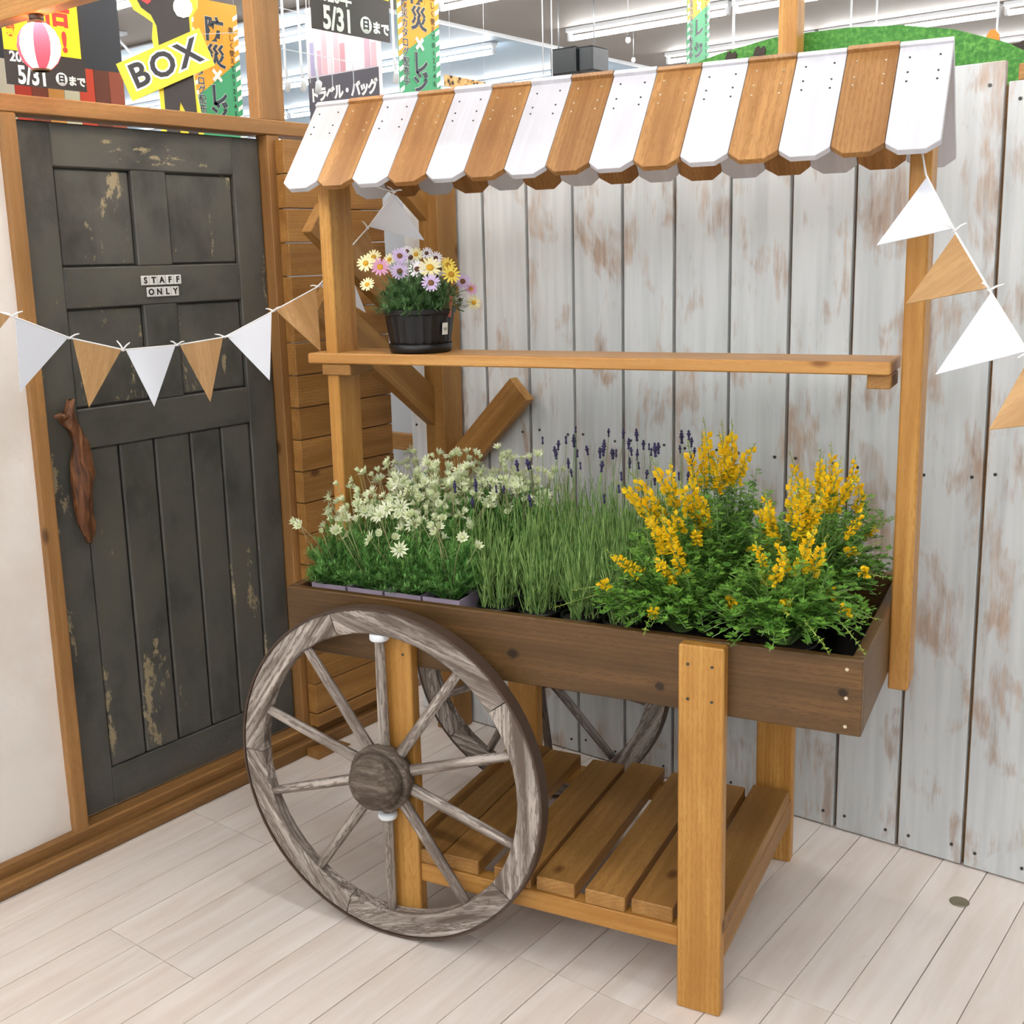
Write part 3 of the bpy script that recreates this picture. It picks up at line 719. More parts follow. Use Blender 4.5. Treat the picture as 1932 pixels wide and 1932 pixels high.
def broom_plant(u, v, spread, h, nst, nfl, label, seed, lean=(0, 0)):
    r = random.Random(seed)
    root = empty('yellow_broom_plant', CM @ T((u, v, ZTRAY)), label, 'plant', 'yellow broom plants in the cart')
    round_pot(root, .066, 0, .100, BLACKP); zp = .095; a = Acc(); tips = []
    for i in range(nst):
        t = r.uniform(0, 2*math.pi); q_ = math.sqrt(r.uniform(.0, 1)); e = spread*q_
        hh = h*(1-.75*q_**2.2)*r.uniform(.55, 1.05)
        p = Vector((.018*math.cos(t), .018*math.sin(t), zp)); q = Vector((e*math.cos(t)+lean[0]*hh, e*math.sin(t)+lean[1]*hh, zp+hh))
        bow = Vector((0, 0, .04*q_))+Vector((r.uniform(-.015, .015), r.uniform(-.015, .015), 0))
        pts = stem_to(a, p, q, bow, .0013, 0, 5); d = (pts[-1]-pts[-2]).normalized(); tips.append((q, d, hh))
        for s in range(26):
            f = .15+.85*s/25; c = p.lerp(q, f)+bow*math.sin(math.pi*f)
            t3 = r.uniform(0, 6.28); o_ = Vector((math.cos(t3), math.sin(t3), r.uniform(-.1, .7))).normalized()
            L_ = r.uniform(.010, .018); sdv = o_.cross(TOPF).normalized()
            for k in (-1, 0, 1): a.blade(c+o_*.003, o_+sdv*k*.75, TOPF, L_*(1 if k == 0 else .85), L_*.42, .1, 1)
    o = link('foliage', a.mesh('foliage', (GENS, GENL)), root); o['kind'] = 'stuff'
    tips.sort(key=lambda x: -x[2]+r.uniform(0, .11))
    def clear(q, d, L_):
        for i in range(9):
            p = q+d*L_*i/8; pu, pv, pz = p.x+u, p.y+v, p.z+ZTRAY
            if pz < ZTRAY+.112 or (pu > -.045 and pz < ZT+.02): return False
            if pv < .045 and pz < ZT+.02: return False
            if pu > -.025 and .32 < pv < .47: return False
        return True
    done = 0
    for q, d, hh in tips:
        if done >= nfl: break
        d = (d+Vector((q.x*2.5, q.y*2.5, .25))).normalized(); x = d.orthogonal()
        if not clear(q-d*.05, d, .15): continue
        done += 1
        link('flower_spike', RAC[r.choice((0, 0, 1, 2, 2, 3))], root, None, frame(q-d*.05, x, d.cross(x)) @ Matrix.Rotation(r.uniform(0, 6), 4, 'Z') @ Matrix.Scale(r.uniform(.85, 1.1), 4))
    low = [t for t in tips if t[2] < h*.55]; r.shuffle(low); done = 0
    for q, d, hh in low:
        if done >= 7: break
        d = (d+Vector((q.x*3, q.y*3, -.25))).normalized(); x = d.orthogonal()
        if not clear(q-d*.02, d, .12): continue
        done += 1
        link('flower_spike', RAC[r.choice((4, 4, 5))], root, None, frame(q-d*.02, x, d.cross(x)) @ Matrix.Scale(r.uniform(.7, 1.0), 4))
for nm, u, v, s, h, ns, nf, ln in (('front row beside the lavender', -.375, .125, .175, .20, 150, 6, (-.2, -.15)), ('front row beside the end board', -.17, .125, .165, .20, 150, 5, (.1, -.15)),
                                   ('middle row beside the lavender', -.384, .29, .175, .27, 150, 12, (-.1, -.05)), ('middle row beside the end board', -.18, .29, .165, .27, 150, 12, (.1, -.05)),
                                   ('back row beside the lavender', -.375, .46, .17, .30, 130, 9, (0, 0)), ('back row beside the end board', -.17, .46, .17, .28, 130, 9, (.15, 0))):
    broom_plant(u, v, s, h, ns, nf, 'bushy yellow broom plant in a black pot, %s' % nm, int(abs(u)*1000+v*7000), ln)

# ------------------------------------------------------------------ daisy pot on the shelf
dz = empty('daisy_pot', CM @ T((-1.128, .400, SZ+.0005)), 'ribbed black pot of pink, white and yellow daisies on the cart shelf', 'potted plant')
def ribbed_pot():
    k = 72; V = []; Fc = []; prof = [(.070, .012, 0), (.0745, .03, 1), (.083, .088, 1), (.085, .092, 0), (.090, .094, 0), (.091, .106, 0), (.086, .106, 0), (.084, .094, 0)]
    for r_, z, rib in prof:
        for j in range(k):
            t = 2*math.pi*j/k; q = r_+(.0018*max(0, math.sin(24*t)) if rib else 0); V.append((q*math.cos(t), q*math.sin(t), z))
    for i in range(len(prof)-1):
        for j in range(k): Fc.append((i*k+j, i*k+(j+1) % k, (i+1)*k+(j+1) % k, (i+1)*k+j))
    a = Acc(); a.add(V, Fc, 0); a.add(V[-k:], [tuple(range(k))], 1); return a.mesh('pot', (BLACKP, SOIL))
link('pot', ribbed_pot(), dz)
lathe('saucer', [(.067, 0), (.075, .002), (.079, .022), (.077, .022), (.073, .005), (0, .004)], BLACKP, dz)
DL = leafmat('daisy_leaf', '#35592d', '#7aa168')
dr = random.Random(21); a = Acc()
for i in range(230):
    t = dr.uniform(0, 6.283); q_ = math.sqrt(dr.random()); hh = .085*(1-.85*q_*q_)*dr.uniform(.5, 1.1); e = .112*q_
    p = Vector((.03*math.cos(t), .03*math.sin(t), .10)); q = Vector((e*math.cos(t), e*math.sin(t), .105+hh-.10*max(0, q_-.75)))
    stem_to(a, p, q, Vector((0, 0, .012)), .0009, 0, 3); d = (q-p).normalized()
    for s in range(8):
        c = p.lerp(q, .3+.7*s/7)+Vector((0, 0, .010)); dd = (d*.6+Vector((dr.uniform(-1, 1), dr.uniform(-1, 1), dr.uniform(-.3, .6)))).normalized()
        for k in (-.4, 0, .4): a.blade(c, dd+dd.orthogonal()*k, TOPF, dr.uniform(.013, .022), .0034, .1)
o = link('foliage', a.mesh('foliage', (DL,)), dz); o['kind'] = 'stuff'
def daisy_mesh(pc, cc, n=15, R=.0175):
    a = Acc(); r = random.Random(n)
    V, Fc = lathe_geo([(.0056, -.001), (.0056, .0015), (.004, .0032), (0, .0038)], 10); a.add(V, Fc, 1)
    for i in range(n):
        t = 2*math.pi*i/n+r.uniform(-.06, .06); d = Vector((math.cos(t), math.sin(t), .12)); sdv = Vector((-math.sin(t), math.cos(t), 0)); w_ = .0034
        b = Vector((math.cos(t)*.004, math.sin(t)*.004, .0004*(i % 2))); L_ = R-.004
        V = [b-sdv*w_*.4, b+sdv*w_*.4, b+d*L_*.55+sdv*w_*.62, b+d*L_*.92+sdv*w_*.42, b+d*L_, b+d*L_*.92-sdv*w_*.42, b+d*L_*.55-sdv*w_*.62]
        a.add(V, [(0, 1, 2, 6), (6, 2, 3, 5), (5, 3, 4)], 0)
    return a.mesh('daisy', (plain('petal', pc, .6), plain('disc', cc, .7)))
DA = {'y': daisy_mesh('#f6efb8', '#d9a521'), 'p': daisy_mesh('#e0a3c8', '#d9a02a', 14), 'l': daisy_mesh('#d6c0e6', '#7a5230', 16), 'w': daisy_mesh('#f1eef4', '#5a3a28', 15), 'g': daisy_mesh('#f0d75a', '#b8861f', 13)}
dst = Acc()
for px, py, kind, sc_ in ((690, 497, 'y', 1.0), (717, 504, 'p', 1.1), (754, 512, 'l', 1.0), (787, 508, 'w', .95), (811, 505, 'y', 1.25), (813, 534, 'l', 1.05), (754, 483, 'l', .95), (851, 518, 'g', 1.05), (693, 537, 'y', .85),
                          (775, 486, 'w', .9), (785, 480, 'y', .8), (829, 508, 'w', .9), (845, 500, 'g', .9), (822, 487, 'w', .8), (873, 531, 'l', .95), (889, 545, 'p', .7), (894, 571, 'y', .85), (735, 490, 'y', .8), (705, 485, 'y', .9), (768, 474, 'w', .7), (805, 478, 'w', .75), (868, 566, 'w', .7)):
    dep = {851: 2.70, 873: 2.78, 889: 2.80, 894: 2.82, 868: 2.80, 754: 2.74, 813: 2.68, 787: 2.70, 811: 2.70}.get(px, 2.73 if py > 490 else 2.80)
    P = CM.inverted() @ at_depth(px, py, dep-.005*0); P = P-Vector((-1.128, .400, SZ+.0005))
    tocam = ((CM.inverted() @ CAM)-Vector((-1.128, .4, SZ))-P).normalized()
    nr = (tocam*.8+Vector((P.x*3, 0, .35))+Vector((dr.uniform(-.2, .2), dr.uniform(-.2, .2), 0))).normalized(); x = nr.orthogonal()
    link('flower', DA[kind], dz, None, frame(P, x, nr.cross(x)) @ Matrix.Scale(sc_*1.3, 4))
    base = Vector((P.x*.35, P.y*.35, .10)); stem_to(dst, base, P-nr*.001, Vector((0, 0, .012)), .0010, 0, 4)
link('stems', dst.mesh('stems', (DL,)), dz)['kind'] = 'stuff'
lb = bd('price_label', dz, plain('label_paper', '#dedfd8', .5), (-.009, -.0005, -.014), (.009, .0005, .014), 'z', 0)
ang = math.radians(-14)
lb.matrix_basis = Matrix.Rotation(ang, 4, 'Z') @ T((.0835, 0, .058)) @ Matrix.Rotation(math.radians(4), 4, 'Y') @ Matrix.Rotation(math.pi/2, 4, 'Z') @ AX['z']
bars = Acc()
for i in range(7):
    x0 = -.006+i*.0018; V = [(-.004, -.0008, x0), (.003, -.0008, x0), (.003, -.0008, x0+.0007+.0004*(i % 2)), (-.004, -.0008, x0+.0007+.0004*(i % 2))]; bars.add(V, [(0, 1, 2, 3)])
link('barcode', bars.mesh('barcode', (BLACK,)), lb)
bar('plant_tag', dz, plain('pale_wood_tag', '#d9a98a', .6), (.052, .030, .05), (.058, .034, .225), .016, .0015, (1, .2, 0))
bar('plant_tag', dz, plain('picture_tag', '#a8604e', .5), (.088, -.010, .085), (.096, -.010, .135), .014, .001, (1, -.5, 0))

# ------------------------------------------------------------------ bunting
def bunting(label, knots, pens, hang0=None, hang1=None):
    """knots: (px,py,depth); pens: (kind, knot index, apex px, py, depth)"""
    K = [at_depth(*k) for k in knots]; org = K[0].copy()
    root = empty('bunting', T(org), label, 'bunting')
    for kind, i, ax_, ay, ad in pens:
        a_, b_ = K[i], K[i+1]; c_ = at_depth(ax_, ay, ad); dirv = b_-a_
        a2, b2 = a_+dirv*.04-org, b_-dirv*.04-org; c2 = c_-org; n = (b2-a2).cross(c2-a2).normalized()
        M = frame(a2, c2-(a2+b2)/2, n.cross((c2-(a2+b2)/2))) ; Mi = M.inverted()
        V = [Mi @ (p+n*s) for s in (.0008, -.0008) for p in (a2, b2, c2)]
        me = new_mesh('pennant', V, [(0, 1, 2), (5, 4, 3), (0, 3, 4, 1), (1, 4, 5, 2), (2, 5, 3, 0)], (WHITE if kind == 'w' else PRINTW,))
        o = link('pennant', me, root, None, M); o['label'] = 'white card pennant' if kind == 'w' else 'wood-print card pennant'
    line = ([hang0-org] if hang0 else [])+[k-org for k in K]+([hang1-org] if hang1 else [])
    tube('cord', line, .0021, STRING, root, 6)
    r = random.Random(len(knots)); ends = []
    for k in K[1:]:
        p = k-org+RIGHT*0-FWD*.003
        for s in range(2):
            d = (RIGHT*r.uniform(.6, 1)*(-1 if s else 1)+UP*r.uniform(-.3, .9)).normalized()
            o = tube('knot_end', [p-d*.004, p+d*.012+UP*.002, p+d*r.uniform(.018, .026)], [.0024, .0019, .0014], STRING, root, 6)
    return root
left_k = [(-90, 560, 2.35), (24, 597, 2.45), (133, 638, 2.56), (233, 660, 2.66), (335, 651, 2.74), (424, 636, 2.80), (516, 587, 2.86), (600, 541, 2.95), (650, 480, 2.97), (694, 430, 2.85), (744, 362, 2.63)]
bunting('pennant garland of white and wood-print flags hanging across the grey door', left_k,
        [('b', 0, -40, 668, 2.38), ('w', 1, 38, 739, 2.47), ('b', 2, 168, 769, 2.58), ('w', 3, 291, 767, 2.68), ('b', 4, 397, 759, 2.75), ('w', 5, 509, 718, 2.80), ('b', 6, 605, 663, 2.88), ('w', 7, 690, 590, 3.02), ('b', 8, 722, 520, 2.98), ('w', 9, 800, 453, 2.72)],
        None, CM @ Vector((-1.215, .255, 1.69)))
right_k = [(1747, 330, 2.115), (1801, 436, 2.01), (1867, 548, 1.90), (1941, 668, 1.78), (2015, 800, 1.68)]
bunting('pennant garland of white and wood-print flags tied to the right cart upright', right_k,
        [('w', 0, 1654, 463, 2.06), ('b', 1, 1709, 574, 1.98), ('w', 2, 1765, 707, 1.86), ('b', 3, 1866, 811, 1.75)], CM @ Vector((.02, .3455, 1.685)))

# ------------------------------------------------------------------ shop beyond: ceiling, lamps, signs
CEIL = plain('grey_ceiling', '#7b7570', .7); CEILB = plain('blue_grey_ceiling', '#8399aa', .6)
def slab(name, x0, x1, y0, y1, z, mat, label):
    o = bd(name, None, mat, (x0, y0, z), (x1, y1, z+.02), 'x', 0); return tag(o, label, kind='structure')
slab('ceiling', -2.2, 9, 2.25, 16, ROOM_H, CEIL, 'grey shop ceiling carrying rows of tube lamps')
slab('ceiling', -12, 9, -7, 2.25, ROOM_H, CEIL, 'grey shop ceiling over the display corner')
slab('ceiling', -12, -2.2, 2.25, 16, ROOM_H, CEILB, 'blue-grey ceiling bay beyond the door wall')
tag(bd('trim_4', None, WPLAS, (-2.215, 2.25, ROOM_H-.02), (-2.185, 16, ROOM_H), 'y'), 'thin pale strip edging the blue-grey ceiling bay', kind='structure')
tag(bd('trim_5', None, plain('dark_strip', '#4a4340', .6), (-12, 2.235, ROOM_H-.012), (-2.2, 2.262, ROOM_H), 'x'), 'thin dark joint across the shop ceiling', kind='structure')
for nm, lo, hi, ax in (('wall_far_left', (-12.05, -7, 0), (-12, 16, ROOM_H), 'y'), ('wall_far_back', (-12, 16, 0), (9, 16.05, ROOM_H), 'x'),
                       ('wall_far_right', (9, -7, 0), (9.05, 16, ROOM_H), 'y'), ('wall_far_front', (-12, -7.05, 0), (9, -7, ROOM_H), 'x')):
    tag(bd(nm, None, plain(nm, '#c9d3dc', .7), lo, hi, ax, 0), 'distant pale shop wall', kind='structure')
EM = NT('lit_fluorescent_tube'); EM.b.inputs['Emission Color'].default_value = (1, .985, .97, 1); EM.b.inputs['Emission Strength'].default_value = TUBE_E; EM.out(lin('#ffffff'), .4)
FIX = plain('lamp_fixture', '#c8ccd0', .4)
V, Fc = tube_geo([(-.57, 0, 0), (-.565, 0, 0), (.565, 0, 0), (.57, 0, 0)], [.010, .0165, .0165, .010], 10); TUBE = new_mesh('tube', V, Fc, (EM.m,), True)
def px_of(p):
    d = Vector(p)-CAM; z = d.dot(FWD)
    return (PPX+F_PX*d.dot(RIGHT)/z, PPY-F_PX*d.dot(UP)/z) if z > .05 else None
def in_frame(x, y):
    for i in range(25):
        q = px_of((x-.6+1.2*i/24, y, ROOM_H-.05))
        if q and -20 < q[0] < 1952 and -30 < q[1] < 1952: return True
    return False
def ceiling_light(x, y):
    sfx = '' if in_frame(x, y) else '_offscreen'
    o = empty('ceiling_light'+sfx, T((x, y, ROOM_H)), 'lit white tube lamp on the shop ceiling', 'ceiling light', 'rows of tube lamps on the shop ceiling')
    bd('fixture', o, FIX, (-.595, -.035, -.030), (.595, .035, 0), 'x', .004)
    for s in (-1, 1): bd('socket', o, FIX, (s*.582-.012, -.014, -.082), (s*.582+.012, .014, -.0305), 'z', .003)
    link('tube'+sfx, TUBE, o, None, T((0, 0, -.066)))
LX = [-2.995+1.215*i for i in range(-4, 1)]+[-1.18+1.215*i for i in range(0, 6)]     # the bay's lamps end short of its edge
for k in range(-6, 7):
    for x in LX:
        if k >= 0 and x > 3: continue
        if k < 0 and x < -3.5: continue
        ceiling_light(x, 1.30+1.333*k)

# overhead beam with paper lantern and bulbs
bY = -1.20
b0, b1 = at_plane(-160, 55, 1, bY), at_plane(170, -22, 1, bY)
zc = (at_plane(0, 47, 1, bY).z+.045)
tag(bd('timber_beam', None, HONEY, (.08, bY-.02, zc-.045), (1.3, bY+.02, zc+.045), 'x'), 'honey timber beam overhead that carries the striped paper lantern', 'beam')
lc = at_plane(74, 88, 1, bY)
lan = empty('paper_lantern', T((lc.x, lc.y, lc.z)), 'red and white striped paper lantern hanging from the overhead beam', 'lantern')
LW = NT('lantern_white_paper'); LW.out(lin('#f6efe6'), .7); LR = NT('lantern_red_paper'); LR.out(lin('#d8324a'), .7)
for t_ in (LW, LR):
    c_ = t_.b.inputs['Base Color'].default_value[:]
    tr_ = t_.n('ShaderNodeBsdfTranslucent'); tr_.inputs[0].default_value = c_; mx = t_.n('ShaderNodeMixShader', i0=.55)
    t_.t.links.new(t_.b.outputs[0], mx.inputs[1]); t_.t.links.new(tr_.outputs[0], mx.inputs[2]); t_.t.links.new(mx.outputs[0], t_.t.nodes['Material Output'].inputs[0])
def lantern_body():
    k, n = 40, 14; V = []; Fc = []; mi = []
    for i in range(n+1):
        a_ = math.radians(-68+136*i/n)
        for j in range(k):
            t = 2*math.pi*j/k; r_ = .047*math.cos(a_)*(1+.012*(1 if i % 2 else -1)); V.append((r_*math.cos(t), r_*math.sin(t), .054*math.sin(a_)))
    for i in range(n):
        for j in range(k): Fc.append((i*k+j, i*k+(j+1) % k, (i+1)*k+(j+1) % k, (i+1)*k+j)); mi.append((j//5) % 2)
    return new_mesh('body', V, Fc, (LW.m, LR.m), True, mi)
link('body', lantern_body(), lan)
for z in (.050, -.050): lathe('ring', [(.015, -.003), (.0205, -.003), (.0205, .003), (.015, .003), (.015, -.003)], plain('lantern_ring', '#6b4a35', .5), lan, T((0, 0, z)), 20)
BULB = NT('glowing_bulb'); BULB.b.inputs['Emission Color'].default_value = (1, .78, .48, 1); BULB.b.inputs['Emission Strength'].default_value = 110; BULB.out(lin('#fff2d8'), .3)
LTOP = zc-.045-lc.z
lathe('socket', [(.012, 0), (.016, .004), (.016, LTOP-.053), (0, LTOP-.052)], plain('socket_brown', '#4a3528', .5), lan, T((0, 0, .053)), 16)
lathe('bulb', [(0, -.022), (.012, -.018), (.018, -.006), (.018, .004), (.012, .018), (.009, .030), (0, .031)], BULB.m, lan, T((0, 0, .024)), 16)
def bulb(px, py, y, label, group=None):
    c = at_plane(px, py, 1, y); o = empty('string_bulb', T(c), label, 'light bulb', group)
    lathe('bulb', [(0, -.022), (.014, -.017), (.021, -.004), (.020, .008), (.011, .024), (.010, .028), (0, .029)], BULB.m, o, None, 16)
    lathe('socket', [(.011, 0), (.014, .004), (.014, .03), (0, .032)], plain('black_socket', '#1d1a18', .5), o, T((0, 0, .027)), 12)
    tube('cable', [(0, 0, .055), (0, .0, .25), (0, 0, ROOM_H-c.z)], .0025, BLACKP, o, 6)
bulb(345, 14, -.95, 'glowing warm bulb hanging in front of the dark cutout figure')

def face_x(px, py, depth):        # sheet whose face looks to +X (parallel to the door wall)
    return T(at_depth(px, py, depth)) @ MX
def hang_wires(parent, w_, top_z, y0):
    pass
def date_poster(px, py, depth, label, w_, txt1, big):
    """black lower band with date, yellow field above; px,py = bottom left corner"""
    M = face_x(px, py, depth); o = empty('date_poster', M, label, 'poster')
    h = min(w_*1.45, ROOM_H-.012-M.translation.z)
    bd('sheet', o, plain('poster_dark', '#3a302c', .5), (0, 0, -.004), (w_, h, 0), 'y', 0)
    bd('field', o, YELLOW, (0, w_*.37, 0), (w_*(.96 if big else 1), h, .001), 'y', 0)
    text('lettering', '5/31', w_*.27, WPRINT, o, T((w_*.32, w_*.105, .001)), w_*.009, .0004, sx=.78)
    text('lettering', txt1, w_*.15, WPRINT, o, T((w_*.28, w_*.30, .001)), w_*.005, .0004)
    lathe('disc', [(w_*.075, 0), (w_*.075, .0008), (0, .0008)], WPRINT, o, T((w_*.68, w_*.115, 0)), 24)
    text('lettering', '日', w_*.10, BLACK, o, T((w_*.68, w_*.115, .0012)), w_*.004, .0004)
    text('lettering', 'まで', w_*.115, WPRINT, o, T((w_*.875, w_*.10, .001)), w_*.005, .0004)
    if big:
        text('lettering', '倍', w_*.36, REDP, o, T((w_*.68, w_*.84, .0012)), w_*.012, .0004)
        text('lettering', '!', w_*.30, REDP, o, T((w_*.76, w_*.52, .0012)), w_*.014, .0004)
        text('lettering', '毎日\n加\n算', w_*.11, REDP, o, T((w_*.10, w_*.66, .0012)), .001, .0004, line=.9)
    for x in (.04*w_, .9*w_):
        tube('wire', [(x, h, -.002), (x, max(h+.02, ROOM_H-M.translation.z), -.002)], .001, CABLE, o, 5)
    return o
date_poster(14, 158, 4.35, 'black and yellow sale poster with red lettering behind the paper lantern', .345, '2020年', True)
date_poster(589, 53, 4.55, 'black date poster hanging above the striped cart roof', .46, '2020年', False)
# striped panel behind the left poster
def stripe_panel(px, py, depth, n, w_, h, label, cols):
    M = face_x(px, py, depth); o = empty('stripe_panel', M, label, 'panel')
    for i in range(n): bd('stripe', o, plain('stripe_%d' % i, cols[i % len(cols)], .6), (i*w_/n+.001, 0, -.012), ((i+1)*w_/n-.001, h, 0), 'y', 0)
    bd('top_band', o, plain('charcoal_band', '#3b3c42', .6), (0, h, -.012), (w_, h+.50, 0), 'x', 0)
    return o
stripe_panel(-30, 235, 4.6, 9, .68, .27, 'panel of red, orange and cream board stripes behind the sale poster', ['#e8a860', '#d7cdb6', '#c8402c', '#8a4632', '#dd9a4e', '#d9d2b6', '#d2492f', '#6d3b2c', '#9c4f3a'])

STR = plain('banner_stripe_white', '#f2f4ee', .5)
def banner(px, py, depth, w_, h, label, split, parts):
    """px,py = lower left; orange above, green below a diagonal"""
    M = face_x(px, py, depth); o = empty('hanging_banner', M, label, 'banner', None)
    bd('sheet', o, GREENP, (0, 0, -.003), (w_, h, 0), 'y', 0)
    s0, s1 = split
    prism('orange_field', [(0, s0), (w_, s1), (w_, h), (0, h)], .001, ORANGE, o, T((0, 0, .001)))
    n = int(h/(w_*.16))
    for side in (0, 1):
        for i in range(n):
            z = i*w_*.16; x = 0 if side == 0 else w_*.9
            prism('edge_stripe', [(x, z), (x+w_*.10, z+w_*.06), (x+w_*.10, z+w_*.13), (x, z+w_*.07)], .0006, STR, o, T((0, 0, .0018)))
    for body, x, z, size, mat, bold, line in parts:
        if mat is NAVY: text('halo', body, size*w_, STR, o, T((x*w_, z*w_, .0019)), size*w_*.045, .0002, line=line)
        text('lettering', body, size*w_, mat, o, T((x*w_, z*w_, .0026)), size*w_*bold, .0003, line=line)
    for x in (.05*w_, .95*w_): tube('wire', [(x, h, -.001), (x, max(h+.02, ROOM_H-M.translation.z), -.001)], .001, CABLE, o, 5)
    return o
def bparts(zs, lz, rz):
    P = [(ch, .5, z, sz, m, .03, 1) for ch, z, sz, m in zip('防災×レジ', zs, (.40, .38, .42, .40, .38), (NAVY, NAVY, STR, NAVY, NAVY))]
    P.append(('防\n災\nカ\nタ\nロ\nグ\n配\n布\n中', .16, lz, .155, NAVY, .012, .95))
    P.append(('楽\nし\nく\n使\nえ\nて\n0\n1\n2\n3\n4\n5', .84, rz, .11, BLACK, .005, 1.1))
    return P
banner(372, 260, 4.9, .265, .58, 'orange and green vertical banner beside the BOX cutout', (.16, .35), bparts((1.72, 1.30, 1.0, .68, .42), .90, 1.1))
banner(757, 215, 4.6, .255, .70, 'orange and green vertical banner rising behind the white end of the roof', (.225, .37), bparts((1.88, 1.48, 1.10, .80, .51), 1.1, 1.2))
banner(1296, 150, 5.6, .23, .45, 'orange and green vertical banner above the middle of the cart roof', (.26, .39), bparts((2.3, 1.95, 1.55, 1.09, .63), 1.1, 1.1)[2:])

# travel bag sign
M = frame(at_depth(586, 228, 5.8), (1, 0, 0), (0, 0, 1)) @ Matrix.Scale(1.18, 4); ts = empty('travel_sign', M, 'shelf picture sign with a charcoal caption strip in white lettering', 'sign')
bd('board', ts, plain('sign_pale', '#e9dfe6', .5), (0, 0, -.02), (.42, .46, 0), 'x', 0)
bd('caption_strip', ts, plain('sign_charcoal', '#55525a', .5), (0, 0, 0), (.42, .175, .002), 'x', 0)
for i_, ch_ in enumerate('トラベル・バッグ'): text('lettering', ch_, .062, WPRINT, ts, T((.035+i_*.050, .098, .0025)), .003, .0004, sx=.9)
pr_ = random.Random(9)
for i in range(11):
    x = .02+i*.036; h0 = pr_.uniform(.05, .24)
    bd('picture_block', ts, plain('pic_%d' % i, pr_.choice(['#d9b3ba', '#c9a6b4', '#a7a0c0', '#e6cfd2', '#c7949c', '#efe6ea']), .6), (x, .18, 0), (x+.030, .18+h0, .0015), 'y', 0)
for x in (.02, .40): tube('wire', [(x, .46, -.01), (x, max(.5, (ROOM_H-M.translation.z)/1.18), -.01)], .0012, CABLE, ts, 5)

# BOX cutout figure
VIEW = frame((0, 0, 0), (.787, .617, 0), (0, 0, 1))
c0 = at_depth(325, 215, 4.2); M = T(c0) @ VIEW
px2m = 4.2/F_PX
fig = empty('cutout_figure', M, 'dark figure cutout with a yellow outline standing behind the BOX board', 'cutout')
def sh(lst): return [((x-325)*px2m, -(y-215)*px2m) for x, y in lst]
yel = sh([(300, 300), (304, 190), (303, 110), (298, 80), (302, 52), (286, 40), (268, 28), (262, 15), (250, -5), (250, -60), (395, -60), (388, 0), (386, 28), (373, 45), (374, 60), (368, 110), (372, 170), (380, 220), (382, 300)])
prism('backing', yel[::-1], .012, YELLOW, fig)
drk = sh([(313, 300), (313, 165), (311, 110), (309, 58), (300, 38), (283, 25), (275, 8), (258, -5), (258, -60), (385, -60), (378, 0), (372, 20), (370, 45), (370, 110), (371, 180), (372, 215), (372, 300), (358, 300), (351, 213), (342, 192), (339, 213), (336, 300)])
prism('figure', drk[::-1], .004, plain('figure_dark', '#37302c', .6), fig, T((0, 0, .004)))
prism('red_detail', sh([(278, -5), (284, 12), (296, 20), (303, 15), (297, 0), (292, -8)])[::-1], .002, plain('red_detail', '#c8423e', .6), fig, T((0, 0, .006)))
cb = at_depth(312, 122, 4.15); M = T(cb) @ VIEW @ Matrix.Rotation(math.radians(20.5), 4, 'Z')
bx = empty('box_board', M, 'tilted yellow board lettered BOX in black', 'sign'); s_ = 4.15/F_PX
bd('board', bx, YELLOW, (-86*s_, -36*s_, -.006), (86*s_, 36*s_, 0), 'x', 0)
text('halo', 'BOX', 62*s_, WPRINT, bx, T((0, 0, .0008)), 5.2*s_, .0004, spacing=1.18)
text('lettering', 'BOX', 62*s_, BLACK, bx, T((0, 0, .0018)), 1.5*s_, .0004, spacing=1.18)
tube('wire', [(70*s_, 30*s_, -.004), (140*s_, 5*s_, -.004), (230*s_, -40*s_, -.004)], .0012, CABLE, bx, 5)

# red edged sign at the very corner
M = face_x(-40, 12, 4.3); tag(bd('red_banner', None, plain('corner_red', '#d8435a', .5), (0, 0, 0), (.1, .1, .1), 'x'), 'red edge of a yellow sale banner above the overhead beam', 'banner')
rb = bpy.data.objects['red_banner']; rb.data = box_mesh(.26, .05, .004, plain('corner_red2', '#d8435a', .5), 0); rb.matrix_basis = T(at_depth(20, 4, 4.3)) @ MX @ Matrix.Rotation(math.radians(8), 4, 'Z')
link('field', box_mesh(.26, .3, .003, YELLOW, 0), rb, None, T((0, .17, 0)))

# dark ventilation box, hanging bulbs, spotlights, ceiling bracket, leopard cloth, wires
c = at_depth(1094, 117, 6.6); vb = empty('vent_box', T(c), 'dark square box hung below the ceiling beyond the roof ridge', 'vent')
bd('casing', vb, plain('vent_dark', '#14181a', .5), (-.16, -.08, -.07), (.02, .14, .08), 'x', .01)
bd('casing', vb, plain('vent_dark2', '#1c2123', .5), (.021, -.05, -.065), (.12, .13, .075), 'x', .01)
for x in (-.15, .1): tube('hanger', [(x, 0, .085), (x, 0, ROOM_H-c.z)], .004, STEEL, vb, 6)
LED = plain('white_bulb_glass', '#f2f4f6', .25)
for px, py, d in ((1185, 74, 6.0), (1195, 112, 7.6)):
    c = at_depth(px, py, d); o = empty('hanging_bulb', T(c), 'small white bulb dangling below the shop ceiling', 'light bulb', 'small bulbs below the shop ceiling')
    lathe('bulb', [(0, -.022), (.012, -.016), (.015, -.004), (.010, .010), (0, .012)], LED, o, None, 12)
    lathe('cap', [(.010, 0), (.011, .012), (0, .016)], plain('bulb_cap', '#55524e', .4, .5), o, T((0, 0, .008)), 10)
    tube('cable', [(0, 0, .02), (0, 0, ROOM_H-c.z)], .0012, CABLE, o, 5)
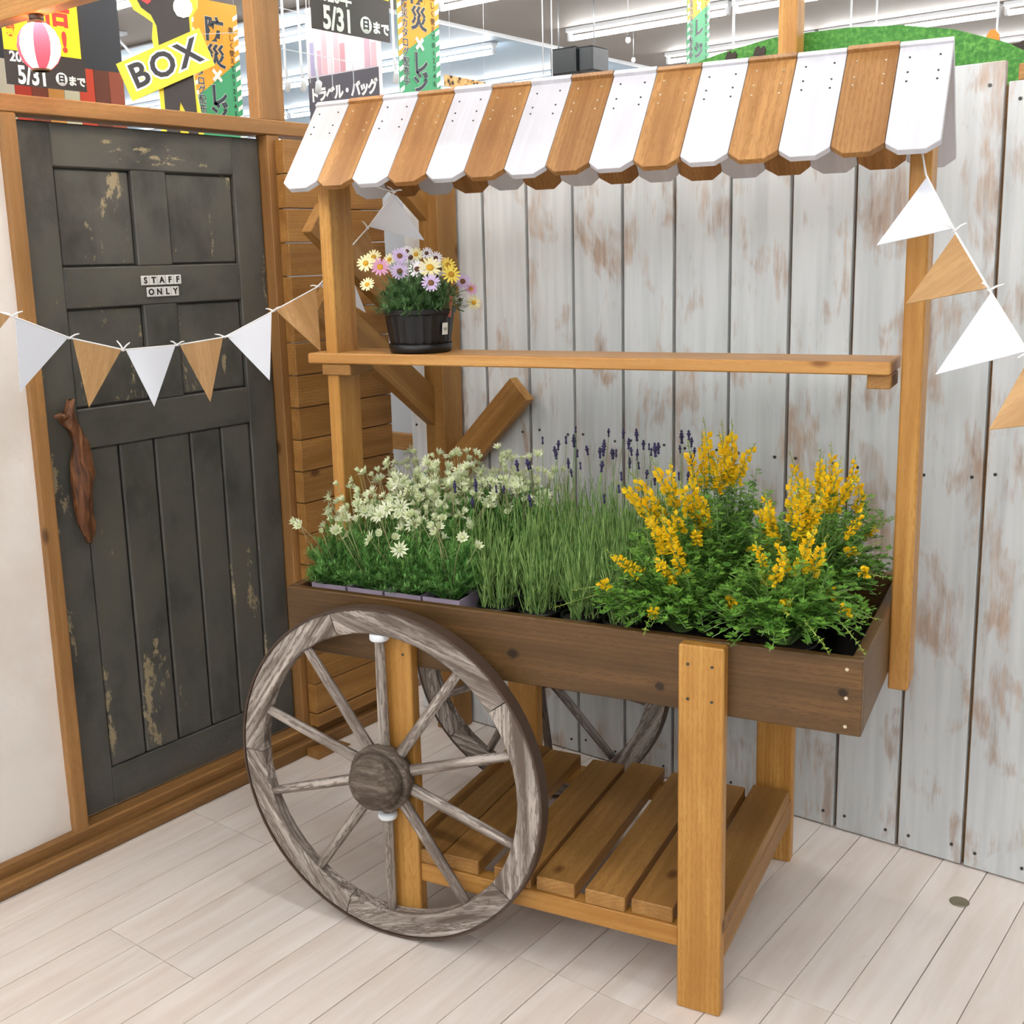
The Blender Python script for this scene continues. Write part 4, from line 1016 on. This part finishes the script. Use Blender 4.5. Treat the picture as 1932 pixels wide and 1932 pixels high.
for px, py in ((543, 160), (573, 160), (601, 163), (748, 145)):
    c = at_depth(px, py, 5.2); o = empty('spotlight', T(c), 'small white can spotlight angled on the track beyond the slat screen', 'spotlight', 'white spotlights above the slat screen')
    lathe('can', [(.010, -.03), (.014, -.03), (.015, .02), (.008, .028), (0, .028)], WPLAS, o, Matrix.Rotation(.7, 4, 'Y') @ Matrix.Rotation(.4, 4, 'X'), 16)
    tube('stem', [(0, 0, .02), (-.01, 0, .09), (-.01, 0, ROOM_H-c.z)], .006, WPLAS, o, 6)
c = at_plane(208, 62, 2, ROOM_H); o = empty('ceiling_bracket', T(c), 'white folding bracket fixed to the shop ceiling', 'bracket')
bd('plate', o, STEEL, (-.10, -.06, -.02), (.10, .06, 0), 'x')
for s in (-1, 1): bar('arm', o, WPLAS, (s*.05, 0, -.02), (s*.16, s*.05, -.16), .02, .008, (0, 1, 0))
LEO = NT('leopard_print'); _v = LEO.n('ShaderNodeTexVoronoi', Vector=LEO.coords((30, 30, 30)), Scale=1.0); LEO.out(LEO.ramp(_v.outputs['Distance'], [(.25, lin('#2b1c12')), (.42, lin('#c79a5a')), (.7, lin('#d9b47a'))]), .7)
M = face_x(848, 165, 6.2); lp = link('leopard_cloth', box_mesh(.40, .06, .006, LEO.m, 0), None, None, M @ T((.16, .03, 0)) @ Matrix.Rotation(-.02, 4, 'Z')); [tube('hanger', [(x_, .03, 0), (x_, ROOM_H-lp.matrix_basis.translation.z, 0)], .001, CABLE, lp, 5) for x_ in (-.15, .15)]; tag(lp, 'leopard print strip hanging beyond the roof ridge', 'cloth')
for px, d in ((1023, 5.5), (1040, 5.6), (1386, 6.0), (1383, 5.9), (1606, 6.2), (1654, 6.2), (1883, 6.3)):
    p = at_depth(px, 20, d); q = at_depth(px-6, 130, d)
    o = tube('ceiling_wire', [(p.x, p.y, ROOM_H), (p.x, p.y, q.z-.1)], .003 if px < 1500 else .006, CABLE, None, 6); tag(o, 'thin pale wire dropping from the shop ceiling', 'wire', 'wires dropping from the shop ceiling')
# white wire grid by the second poster
c = at_depth(535, 150, 5.0); g = empty('wire_grid', T(c) @ MX, 'white wire display grid beside the date poster', 'wire grid')
for x in (.02, .16, .30, .44): tube('wire', [(x, 0, 0), (x, .36, 0)], .0022, WPLAS, g, 5)
for z in (.13, .30): tube('wire', [(0, z, 0), (.5, z-.01, 0)], .0022, WPLAS, g, 5)
tube('hanger', [(.25, .36, 0), (.25, ROOM_H-c.z, 0)], .0022, WPLAS, g, 5)

# ------------------------------------------------------------------ small floor things
c = at_plane(1810, 1702, 2, 0); o = lathe('floor_cap', [(.021, 0), (.022, .0012), (.018, .0022), (.016, .0014), (0, .0014)], plain('aged_metal', '#8d8570', .4, .6), None, T((c.x, c.y, .0002)), 24); tag(o, 'small round metal cap set in the floor near the white fence', 'floor cap')
c = at_plane(545, 1425, 2, 0); o = prism('wooden_wedge', [(0, 0), (.14, 0), (.0, .028)], .05, HONEY_D, None, frame((.291, c.y+.03, .0005), (.0, 1, 0), (0, 0, 1))); tag(o, 'small wooden wedge lying against the baseboard', 'wedge')
